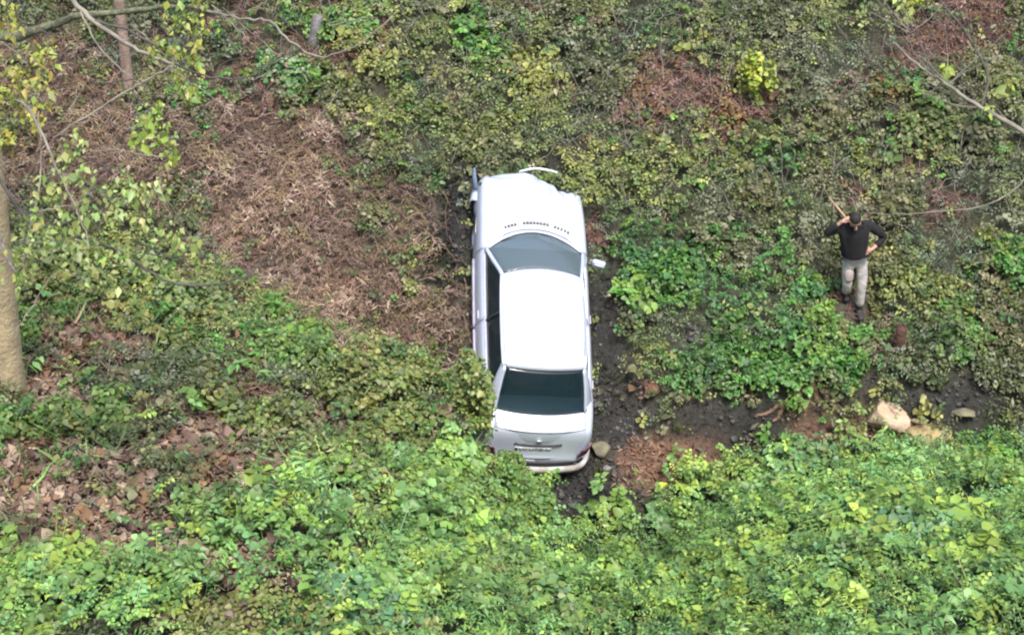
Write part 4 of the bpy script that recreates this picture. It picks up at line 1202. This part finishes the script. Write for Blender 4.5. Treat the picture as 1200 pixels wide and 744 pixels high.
shrub('green_shrub', 335, 95, .38, .40, 560, [(.08, .20, .07), (.12, .24, .08), (.2, .28, .14)], .08, 'glossy green bush in front of the dead bracken top', 'bush')
shrub('green_shrub', 415, 35, .45, .36, 560, [(.12, .25, .08), (.15, .25, .06)], .075, 'fresh green bush near the grey leaning stub', 'bush')
shrub('yellow_shrub', 745, 225, .32, .42, 480, G[YELLOW], .065, 'yellow-green bush beside the crumpled front corner of the car', 'bush')
shrub('yellow_shrub', 555, 180, .45, .30, 560, G[YELLOW], .065, 'yellow-green bush above the torn bumper corner', 'bush')
# left bank, over the tail of the car
shrub('bank_shrub', 0, 0, .42, .98, 2600, G[YELLOW] + [(.13, .20, .05)], .065, 'yellow-green shrub leaning over the car rear corner', 'shrub', ry=.32, stems=9, at=(-.46, -2.68))
shrub('bank_shrub', 0, 0, .40, .74, 2000, [(.15, .30, .07), (.11, .23, .06), (.19, .29, .06)], .065, 'fresh green shrub on the bank just below the car tail', 'shrub', ry=.32, stems=9, at=(.10, -3.05))
shrub('bank_shrub', 0, 0, .45, .62, 1800, [(.10, .19, .05), (.16, .19, .05), (.08, .16, .05)], .066, 'green shrub on the bank beside the rear car door', 'shrub', ry=.4, at=(-1.25, -2.1))
shrub('bank_shrub', 0, 0, .26, .74, 1300, [(.14, .22, .05), (.17, .24, .06), (.11, .19, .05)], .064, 'green shrub pressed against the car number plate side', 'shrub', ry=.24, stems=6, at=(.0, -2.68))
shrub('bank_shrub', 300, 500, .55, .45, 1300, G[YELLOW], .08, 'yellow-green shrub amid the leaf litter below the arching twig', 'shrub', ry=.4)
shrub('bank_shrub', 380, 560, .50, .45, 1100, [(.13, .19, .05), (.17, .20, .06), (.09, .14, .04)], .08, 'olive shrub on the bank between litter and pale vine', 'shrub', ry=.35)
shrub('bank_shrub', 120, 510, .50, .42, 900, [(.12, .20, .05), (.17, .24, .06), (.08, .14, .04)], .085, 'green shrub in the leaf litter below the tan trunk', 'shrub', ry=.35)
shrub('bank_shrub', 210, 450, .55, .40, 1000, [(.09, .14, .05), (.13, .17, .06)], .075, 'dark green shrub between the tan trunk and the car', 'shrub', ry=.35)
shrub('bank_shrub', 30, 520, .40, .35, 600, [(.18, .25, .06), (.13, .20, .05)], .09, 'yellowish green shrub in the litter at the tan trunk foot', 'shrub', ry=.3)
shrub('bank_shrub', 445, 500, .60, .55, 1300, G[YELLOW], .08, 'olive yellow shrub on the left bank above the leaf litter', 'shrub', ry=.45)
shrub('bank_shrub', 350, 425, .6, .45, 1300, [(.12, .21, .05), (.16, .24, .06), (.10, .17, .05)], .08, 'bright green bush between dead bracken and leaf litter', 'shrub', ry=.4)
shrub('bank_shrub', 250, 380, .6, .45, 1100, [(.13, .19, .06), (.19, .22, .08), (.09, .15, .05)], .085, 'green bush under the dark arching twig', 'shrub', ry=.4)
shrub('bank_shrub', 120, 330, .7, .6, 1300, [(.16, .20, .07), (.22, .25, .10), (.11, .16, .05)], .095, 'leafy olive bush growing beside the tan trunk', 'shrub', ry=.5)
# near bank, big leaved
shrub('broad_leaf_plant', 490, 640, .42, .55, 330, G[VINE], .135, 'broad leaved pale green plant standing above the leaf litter', 'plant')
shrub('broad_leaf_plant', 600, 690, .75, .50, 800, [(.22, .33, .09), (.17, .28, .08), (.13, .24, .09)], .115, 'wide mound of pale broad leaves on the near bank', 'plant', ry=.55)
shrub('broad_leaf_plant', 430, 725, .55, .35, 500, [(.13, .27, .12), (.11, .24, .10)], .12, 'blue-green broad leaved plant low on the near bank', 'plant')
shrub('broad_leaf_plant', 1160, 555, .60, .45, 1000, [(.17, .34, .06), (.22, .38, .07), (.13, .27, .05)], .095, 'vivid green bushy plant in front of the creek stones', 'plant', tmpl=LEAF_OVAL)
shrub('broad_leaf_plant', 940, 580, .5, .55, 700, [(.14, .27, .10), (.18, .29, .09)], .10, 'upright green plant in front of the exposed roots', 'plant')
shrub('broad_leaf_plant', 1040, 640, .6, .45, 620, [(.12, .28, .12), (.17, .30, .10), (.10, .22, .10)], .12, 'blue-green large leaved plant below the tan boulder', 'plant')
shrub('broad_leaf_plant', 830, 640, .6, .40, 700, [(.21, .31, .09), (.16, .26, .08)], .09, 'light green plant in front of the reddish mulch', 'plant')
shrub('broad_leaf_plant', 40, 730, .5, .35, 500, [(.16, .28, .08), (.20, .30, .07)], .11, 'green plant at the foot of the leaf littered bank', 'plant')
shrub('lily_leaf_tuft', 320, 625, .28, .42, 90, [(.10, .24, .11), (.14, .28, .12)], .26, 'tuft of long strappy green leaves in the leaf litter', 'plant', tmpl=LEAF_BLADE, stems=3)
# a few single leaves large enough to pick out
def big_leaf(px, py, size, col, label, lift=.35):
    b = ground(px, py)
    m = mat_plain('single_leaf', col, .5, noise=.25, nscale=12)
    tv = LEAF_CURL[0] * size
    rotm = np.array((Matrix.Rotation(rng.uniform(0, 6), 3, 'Z') @ Matrix.Rotation(R(18), 3, 'X')))
    o = mesh_obj('single_leaf', tv @ rotm.T, LEAF_CURL[1], m)
    o.location = tuple(b + np.array([0, -.05, lift]))
    return tag(o, label, 'leaf')
big_leaf(766, 588, .22, (.42, .46, .05), 'one large yellow-green leaf beside the reddish mulch', .25)
big_leaf(705, 740, .20, (.30, .17, .11), 'one large curled orange-brown leaf on the pale vine', .45)
big_leaf(345, 690, .14, (.34, .17, .08), 'one orange fallen leaf on the left of the near bank', .2)
big_leaf(225, 590, .18, (.42, .33, .22), 'one pale tan fallen leaf in the brown litter', .12)

# ------------------------------------------------------------------ trees and branches
def leaf_spray(parent, name, spots, cols, size, n_each, drop=0.3):
    """leaf clusters round given world points, hanging"""
    for (p, r) in spots:
        n = n_each
        d = norm(rng.normal(0, 1, (n, 3))) * (rng.random(n) ** .6)[:, None] * r
        P = np.array(p) + d
        N = np.array([0, -.75, .55]) + rng.normal(0, .5, (n, 3))
        tip = np.array([0, -.1, -1.0]) + rng.normal(0, .5, (n, 3))
        V, T, C = leaf_arrays(LEAF_OVAL, P, N, tip, 1.2 * size * np.exp(rng.normal(0, .35, n)), pal(cols, n, .18))
        o = bulk_mesh(name, V, T, M['leaf'], C, parent)
        o['kind'] = 'stuff'

def branch(parent, pix, r0, r1, mat, name='limb', seg=6, jit=0.006):
    pts = smooth_path([along(u, v, d) for (u, v, d) in pix], 5, jit)
    return tube(name, pts, list(np.linspace(r0, r1, len(pts))), mat, parent, seg, 0.12)

# tan trunk at the left, its limbs reaching over the slope
tb_ = ground(7, 462)
ltree = empty('broadleaf_tree', (0, 0, 0), 'tree with a smooth tan trunk, mossy limbs reaching over the bracken', 'tree')
tpts = []; trad = []
for k in range(16):
    t = k / 15
    z = -0.15 + 10.5 * t
    tpts.append((tb_[0] + 1.0 * t, tb_[1], tb_[2] + z))
    trad.append(0.225 * (1 - 0.55 * t) + 0.035 * math.exp(-t * 30))
tube('trunk', smooth_path(tpts, 2), list(np.interp(np.linspace(0, 15, 31), range(16), trad)), M['bark'], ltree, 18, 0.03)
for k in range(5):
    a = k * 1.3 + 0.3
    q0 = np.array(tpts[0]) + np.array([math.cos(a) * .15, math.sin(a) * .15, .30])
    q1 = np.array(tpts[0]) + np.array([math.cos(a) * .55, math.sin(a) * .55, 0]); q1[2] = H(q1[0], q1[1]) + .01
    q2 = np.array(tpts[0]) + np.array([math.cos(a) * .85, math.sin(a) * .85, 0]); q2[2] = H(q2[0], q2[1]) - .08
    tube('root', smooth_path([q0, q1, q2], 4), list(np.linspace(.07, .02, 9)), M['bark'], ltree, 8, .1)
TD = float((np.array(tpts[8]) - CAM) @ FWD)      # depth of the trunk where the limbs leave it
tpx = lambda k: (*[float(q) for q in project(np.array([tpts[k]]))[:2]], float((np.array(tpts[k]) - CAM) @ FWD))
def from_trunk(k):
    u, v, d = tpx(k)
    return (float(u), float(v), d)
limbA = branch(ltree, [from_trunk(8), (0, 42, TD - .3), (60, 30, TD - .6), (92, 19, TD - .8), (150, 14, TD - 1.0), (205, 8, TD - 1.3), (240, 11, TD - 1.4)], 0.059, 0.015, M['bark_moss'], seg=9)
branch(limbA, [(235, 11, TD - 1.4), (265, 18, TD - 1.5), (292, 24, TD - 1.6), (316, 25, TD - 1.7), (340, 48, TD - 1.8), (370, 66, TD - 1.8), (402, 61, TD - 1.9), (432, 44, TD - 2.0), (460, 18, TD - 2.0)], 0.015, 0.006, M['twig'], 'twig')
limbB = branch(ltree, [from_trunk(12), (20, -70, TD - .6), (75, -8, TD - 1.2), (112, 26, TD - 1.4), (150, 52, TD - 1.5), (178, 66, TD - 1.6), (205, 76, TD - 1.6)], 0.035, 0.013, M['twig'], seg=7)
branch(limbB, [(110, 25, TD - 1.4), (150, 36, TD - 1.5), (180, 52, TD - 1.6), (200, 72, TD - 1.6), (238, 88, TD - 1.7), (280, 92, TD - 1.8), (302, 86, TD - 1.8), (322, 74, TD - 1.9), (345, 66, TD - 1.9)], 0.014, 0.005, M['twig_dark'], 'twig')
branch(limbB, [(95, 14, TD - 1.35), (110, 46, TD - 1.4), (138, 78, TD - 1.5), (162, 98, TD - 1.5), (178, 110, TD - 1.5)], 0.011, 0.006, M['twig'], 'twig')
branch(limbB, [(203, 76, TD - 1.6), (172, 94, TD - 1.6), (150, 106, TD - 1.6), (112, 130, TD - 1.6), (62, 162, TD - 1.6)], 0.013, 0.009, M['twig'], 'twig')
branch(limbB, [(116, 132, TD - 1.6), (132, 144, TD - 1.6), (150, 154, TD - 1.6)], 0.008, 0.004, M['twig_dark'], 'twig')
branch(limbB, [(113, 131, TD - 1.6), (112, 112, TD - 1.6), (108, 96, TD - 1.6)], 0.006, 0.003, M['twig_dark'], 'twig')
limbC = branch(ltree, [from_trunk(4), (18, 320, TD - 1.2), (35, 270, TD - 1.6), (45, 225, TD - 1.6), (48, 175, TD - 1.5), (45, 130, TD - 1.5)], 0.021, 0.004, M['twig'], seg=6)
limbD = branch(ltree, [from_trunk(5), (40, 268, TD - 1.0), (85, 276, TD - 1.8), (132, 291, TD - 2.0), (165, 312, TD - 2.1), (200, 331, TD - 2.2), (245, 333, TD - 2.2), (275, 328, TD - 2.3), (298, 316, TD - 2.3), (313, 298, TD - 2.3)], 0.021, 0.006, M['twig_dark'], seg=6)
branch(limbD, [(272, 344, TD - 2.3), (284, 330, TD - 2.3), (300, 315, TD - 2.3)], 0.005, 0.007, M['twig_dark'], 'twig')
branch(limbD, [(130, 290, TD - 2.0), (170, 296, TD - 2.0), (215, 304, TD - 2.0), (258, 298, TD - 2.0)], 0.008, 0.004, M['twig_dark'], 'twig')
limbE = branch(ltree, [from_trunk(6), (25, 120, TD - 1.5), (55, 170, TD - 2.0), (70, 205, TD - 2.0), (92, 250, TD - 2.2), (105, 285, TD - 2.2)], 0.018, 0.006, M['twig'], seg=6)
branch(limbE, [(68, 200, TD - 2.0), (90, 215, TD - 2.0), (110, 232, TD - 2.0)], 0.007, 0.004, M['twig'], 'twig')
sp = lambda u, v, r, d: (along(u, v, TD - d), r)
leaf_spray(ltree, 'leaf_spray', [sp(220, 8, .22, 1.5), (along(235, 30, TD - 1.5), .2), sp(205, 28, .16, 1.5), sp(185, 55, .12, 1.6), sp(202, 62, .10, 1.6), sp(228, 66, .14, 1.6), sp(210, 88, .12, 1.6), sp(224, 108, .12, 1.6)], [(.24, .29, .06), (.19, .26, .06), (.27, .28, .05)], .058, 30)
leaf_spray(ltree, 'leaf_spray', [sp(180, 130, .16, 1.6), sp(192, 158, .18, 1.6), sp(172, 150, .16, 1.6), sp(200, 178, .14, 1.6), sp(165, 165, .12, 1.6)], [(.20, .29, .05), (.25, .31, .07)], .058, 32)
leaf_spray(ltree, 'leaf_spray', [sp(20, 85, .25, 1.2), sp(45, 100, .25, 1.2), sp(12, 110, .22, 1.2), sp(50, 62, .18, 1.2), sp(8, 20, .2, 1.0), sp(35, 130, .2, 1.2), sp(5, 165, .15, 1.2)], [(.30, .31, .06), (.24, .28, .06), (.32, .28, .06)], .055, 55)
leaf_spray(ltree, 'leaf_spray', [sp(150, 215, .20, 2.1), sp(168, 222, .18, 2.1), sp(140, 238, .20, 2.1), sp(185, 215, .12, 2.1), sp(125, 250, .18, 2.1)], [(.26, .34, .11), (.20, .28, .08), (.32, .38, .15)], .066, 20)
leaf_spray(ltree, 'leaf_spray', [sp(80, 180, .16, 2.0), sp(65, 215, .18, 2.0), sp(90, 255, .2, 2.1), sp(115, 285, .2, 2.1), sp(55, 270, .2, 2.0), sp(30, 290, .2, 1.8), sp(150, 300, .2, 2.1), sp(225, 295, .18, 2.0)], [(.22, .30, .08), (.30, .34, .12), (.17, .25, .06)], .055, 30)
leaf_spray(ltree, 'leaf_spray', [sp(60, 235, .22, 1.9), sp(100, 215, .2, 2.0), sp(40, 250, .22, 1.8), sp(75, 300, .25, 2.0), sp(110, 320, .25, 2.0), sp(170, 265, .2, 2.1), sp(20, 325, .2, 1.7), sp(160, 335, .22, 2.1), sp(200, 275, .16, 2.1), sp(90, 165, .12, 2.0)], [(.22, .29, .08), (.28, .33, .10), (.17, .24, .06)], .052, 30)
for q in range(46):
    u0 = rng.uniform(0, 400); v0 = rng.uniform(5, 150) if q < 34 else rng.uniform(170, 330)
    if q >= 34: u0 = rng.uniform(0, 200)
    a = rng.uniform(-.9, .9) + (math.pi if rng.random() < .4 else 0); Lp = rng.uniform(35, 95); d0 = TD - rng.uniform(1.2, 2.2)
    bend = rng.normal(0, 14)
    branch(ltree, [(u0, v0, d0), (u0 + Lp * .35 * math.cos(a), v0 + Lp * .35 * math.sin(a) + bend * .5, d0), (u0 + Lp * .7 * math.cos(a), v0 + Lp * .7 * math.sin(a) + bend, d0 - .1), (u0 + Lp * math.cos(a), v0 + Lp * math.sin(a) + bend * .7, d0 - .1)], .008, .003, M['twig_dark'] if q % 2 else M['twig'], 'twig', 4)
# crown above the picture
cn = [(np.array(tpts[-1]) + np.array([rng.normal(0, 1.2) - 1.5, rng.normal(0, 1.3), rng.uniform(-1.5, 1.2)]), .8) for _ in range(14)]
leaf_spray(ltree, 'crown', cn, [(.25, .29, .07), (.33, .34, .08)], .13, 60)
for q, (p, r) in enumerate(cn[:7]):
    tube('limb', smooth_path([tpts[11 + q % 4], (np.array(tpts[11 + q % 4]) + p) / 2 + rng.normal(0, .15, 3), p], 4), list(np.linspace(.06, .015, 9)), M['bark_moss'], ltree, 6, .1)

# slim pinkish trunk on the far slope
b2 = ground(152, 116)
t2 = empty('slender_tree', (0, 0, 0), 'slender tree with a pinkish trunk rising from the dead bracken', 'tree')
pts = [b2 + np.array([.02 * k, .0, -.1 + .75 * k]) for k in range(10)]
tube('trunk', smooth_path(pts, 3), list(np.linspace(.088, .05, 28)), M['bark_pink'], t2, 12, .06)
for q in range(6):
    k0 = 4 + q % 5; p0 = np.array(pts[k0]); a = q * 2.2
    p1 = p0 + np.array([math.cos(a) * .9, math.sin(a) * .9, .9])
    tube('limb', smooth_path([p0, (p0 + p1) / 2 + rng.normal(0, .08, 3), p1], 4), list(np.linspace(.03, .008, 9)), M['bark_pink'], t2, 5, .1)
leaf_spray(t2, 'crown', [(np.array(pts[-1]) + rng.normal(0, .6, 3), .5) for _ in range(8)], [(.24, .28, .08)], .1, 40)

# grey leaning stub at the top
b3 = ground(368, 62)
s3 = tube('tree_stub', smooth_path([b3 + np.array([0, 0, -.1]), b3 + np.array([.03, 0, .3]), b3 + np.array([.10, .04, .62])], 4), list(np.linspace(.10, .075, 9)), M['grey_wood'], None, 10, .2)
tag(s3, 'short grey leaning dead stub on the upper slope', 'tree stub')

# bare sapling on the right
rd = 26.2
bt = ground(1262, 240)
rtree = empty('bare_sapling', (0, 0, 0), 'bare forked sapling with grey lichen branches over the upper slope', 'tree')
u_, v_, d_ = [float(q) for q in project(bt[None])[0]][0], float(project(bt[None])[1][0]), float((bt - CAM) @ FWD)
main = branch(rtree, [(u_, v_ + 6, d_), (1236, 190, d_ - .4), (1200, 156, rd), (1150, 126, rd), (1110, 100, rd), (1080, 80, rd), (1046, 48, rd)], 0.054, 0.010, M['twig'], 'trunk', 8)
branch(rtree, [(1096, 92, rd), (1086, 68, rd), (1072, 40, rd - .1), (1062, 12, rd - .1)], 0.019, 0.007, M['twig_dark'])
branch(rtree, [(1086, 66, rd), (1066, 58, rd), (1058, 40, rd), (1052, 14, rd)], 0.014, 0.006, M['twig_dark'])
branch(rtree, [(1150, 126, rd), (1158, 90, rd + .1), (1140, 52, rd + .1), (1122, 26, rd + .1), (1102, 0, rd + .1), (1090, -30, rd)], 0.024, 0.014, M['twig_dark'])
branch(rtree, [(1198, 156, rd), (1186, 140, rd), (1190, 118, rd)], 0.012, 0.004, M['twig_dark'])
branch(rtree, [(1130, 113, rd), (1126, 80, rd), (1130, 52, rd)], 0.010, 0.004, M['twig_dark'])
branch(rtree, [(1150, 127, rd), (1115, 122, rd), (1080, 108, rd)], 0.012, 0.004, M['twig'])
branch(rtree, [(1225, 180, d_ - .5), (1170, 236, rd), (1080, 250, rd), (1010, 250, rd)], 0.015, 0.004, M['twig'])
for q in range(28):
    u0, v0 = [(1200, 156), (1150, 126), (1110, 100), (1080, 80), (1066, 40), (1140, 52)][q % 6]
    a = rng.uniform(-2.9, -.5); Lp = rng.uniform(35, 90)
    branch(rtree, [(u0, v0, rd), (u0 + Lp * .5 * math.cos(a) + rng.normal(0, 5), v0 + Lp * .5 * math.sin(a), rd), (u0 + Lp * math.cos(a), v0 + Lp * math.sin(a), rd - .1)], .010, .004, M['twig_dark'] if q % 2 else M['twig'], 'twig', 4)
leaf_spray(rtree, 'leaf_spray', [(along(1185, 98, rd), .1), (along(1160, 128, rd), .12), (along(1058, 6, rd), .16), (along(1110, 78, rd), .1)], [(.30, .36, .07), (.24, .30, .08)], .085, 14)

# ------------------------------------------------------------------ stump, roots, stones
b4 = ground(1052, 420)
stp = empty('broken_stump', tuple(b4), 'narrow rotten red-brown stump standing on the bank', 'stump')
V, F = [], []
pts = [(0, 0, -.1), (.01, 0, .18), (-.01, .01, .36), (0, .02, .56)]
tube('trunk', smooth_path(pts, 4), list(np.linspace(.10, .072, 13)), M['red_wood'], stp, 11, .25)
for k in range(5):
    a = k * 1.3
    tube('splinter', [(.045 * math.cos(a), .02 + .045 * math.sin(a), .50), (.05 * math.cos(a), .02 + .05 * math.sin(a), .58 + .07 * rng.random())], [.022, .006], M['red_wood'], stp, 5)

def root_thing(paths, label):
    r = empty('exposed_root', tuple(ground(*paths[0][0])), label, 'root')
    o = np.array(r.location)
    for p in paths:
        pts = []
        for (u, v) in p:
            g = ground(u, v); g = g + np.array([0, 0, .05]); pts.append(g - o)
        tube('root', smooth_path(pts, 4, .012), list(np.linspace(.055, .022, (len(p) - 1) * 4 + 1)), M['root'], r, 7, .25)
    return r
root_thing([[(958, 440), (965, 462), (978, 482), (998, 500), (1018, 505)], [(965, 455), (975, 470), (990, 484)], [(950, 446), (956, 470), (962, 490)]], 'dark brown roots running down to the tan boulder')
root_thing([[(935, 462), (918, 474), (900, 486), (884, 492)], [(928, 468), (915, 484), (905, 498)], [(938, 458), (932, 478), (922, 492)]], 'reddish roots spread over the earth bank beside the dark hollow')

def rock(px, py, sx, sy, sz, mat, label=None, cat='rock', name='boulder', group=None, sink=.34, rz=None, seed=0, sub=3):
    b = ground(px, py)
    bm = bmesh.new(); bmesh.ops.create_icosphere(bm, subdivisions=sub, radius=1.0)
    rs = np.random.default_rng(seed + int(px * 7 + py))
    pl = norm(rs.normal(0, 1, (16, 3))); off = rs.uniform(.50, .86, 16)
    for v in bm.verts:
        c = np.array(v.co)
        for nrm, o_ in zip(pl, off):          # chip flat facets
            d = c @ nrm
            if d > o_: c = c - nrm * (d - o_) * .95
        c = c * (1 + .05 * math.sin(5 * c[0] + seed) * math.sin(4 * c[1] + 2) + .02 * rs.normal())
        v.co = (c[0] * sx, c[1] * sy, c[2] * sz)
    me = bpy.data.meshes.new(name); bm.to_mesh(me); bm.free(); me.materials.append(mat)
    me.polygons.foreach_set('use_smooth', [True] * len(me.polygons))
    o = bpy.data.objects.new(name, me); link(o)
    o.location = (b[0], b[1], b[2] + sz * (1 - 2 * sink))
    o.rotation_euler = (0, 0, rs.uniform(0, 6) if rz is None else rz)
    return tag(o, label, cat, group)
rock(1036, 500, .42, .31, .30, M['boulder'], 'big pale tan boulder at the creek edge', sink=.2, rz=-.35, seed=3, sub=4)
rock(1082, 512, .42, .22, .20, M['boulder_moss'], 'flat yellowish boulder leaning against the big tan boulder', sink=.3, rz=-.25, seed=5, sub=4)
rock(703, 532, .17, .15, .19, M['rock_moss'], 'mossy rock touching the car rear corner', sink=.2, seed=2)
rock(712, 548, .12, .06, .05, M['rock_grey'], 'small pale grey slab in the mud behind the car', name='stone', cat='stone', seed=8, rz=.7)
rock(762, 458, .16, .14, .13, M['clod'], 'reddish clod of earth on the bank near the dark hollow', name='earth_clod', cat='clod', seed=1)
rock(714, 604, .15, .13, .11, M['clod'], 'reddish clod of earth in the gully below the car tail', name='earth_clod', cat='clod', seed=4)
rock(731, 588, .11, .07, .06, M['rock_grey'], 'pale stone beside the reddish clod below the car', name='stone', cat='stone', seed=9)
rock(1128, 484, .26, .13, .07, M['rock_moss'], 'flat mossy slab in the creek bed beyond the boulders', cat='rock', seed=12, rz=-.2)
rock(1098, 482, .16, .10, .07, M['rock_moss'], 'small mossy rock between the tan boulder and the slab', seed=15)
rock(1075, 494, .20, .05, .05, M['boulder'], 'narrow pale stone lying behind the flat yellowish boulder', name='stone', cat='stone', seed=16, rz=-.5)
rock(1098, 508, .14, .05, .05, M['boulder'], 'small pale stone at the end of the flat yellowish boulder', name='stone', cat='stone', seed=17, rz=-.8)
rock(1097, 526, .07, .06, .05, M['rock_dark'], 'small dark stone in front of the flat yellowish boulder', name='stone', cat='stone', seed=18)
ZONES = [(835, 498, 38, 20, 'in the dark wet hollow under the herbs'), (735, 470, 20, 40, 'in the muddy track beside the car rear door'), (690, 570, 30, 22, 'in the mud just behind the car tail'),
         (870, 515, 26, 16, 'between the reddish mulch and the roots'), (1110, 465, 50, 12, 'in the creek bed beyond the tan boulder'), (805, 388, 12, 8, 'in the small dark hollow below the nettles'),
         (540, 260, 8, 40, 'in the bare strip beside the front fender'), (900, 470, 20, 10, 'under the reddish exposed roots'), (660, 600, 20, 14, 'at the foot of the shrub below the car tail')]
for i in range(54):
    z = ZONES[i % 9]
    px, py = z[0] + rng.normal(0, z[2]), z[1] + rng.normal(0, z[3])
    l2 = car_local(ground(px, py))
    if abs(l2[0]) < .95 and abs(l2[1]) < 2.3: continue
    s = rng.uniform(.03, .075)
    rock(px, py, s * 1.3, s, s * .8, M['rock_dark'], 'small loose stone ' + z[4], 'stone', 'stone', 'loose stones on the mud', seed=i, sub=2)

# scrap of purple plastic by the creek
b5 = ground(1182, 456)
V = []
for i in range(6):
    for j in range(6):
        V.append((.028 * (i - 2.5) + rng.normal(0, .008), .022 * (j - 2.5) + rng.normal(0, .01), .05 + .05 * rng.random()))
lit = mesh_obj('plastic_scrap', V, grid_faces(6, 6), mat_plain('purple_plastic', (.20, .07, .17), .5), None, False)
lit.location = tuple(b5); md = lit.modifiers.new('thickness', 'SOLIDIFY'); md.thickness = .004
tag(lit, 'crumpled purple plastic scrap at the creek edge', 'litter')
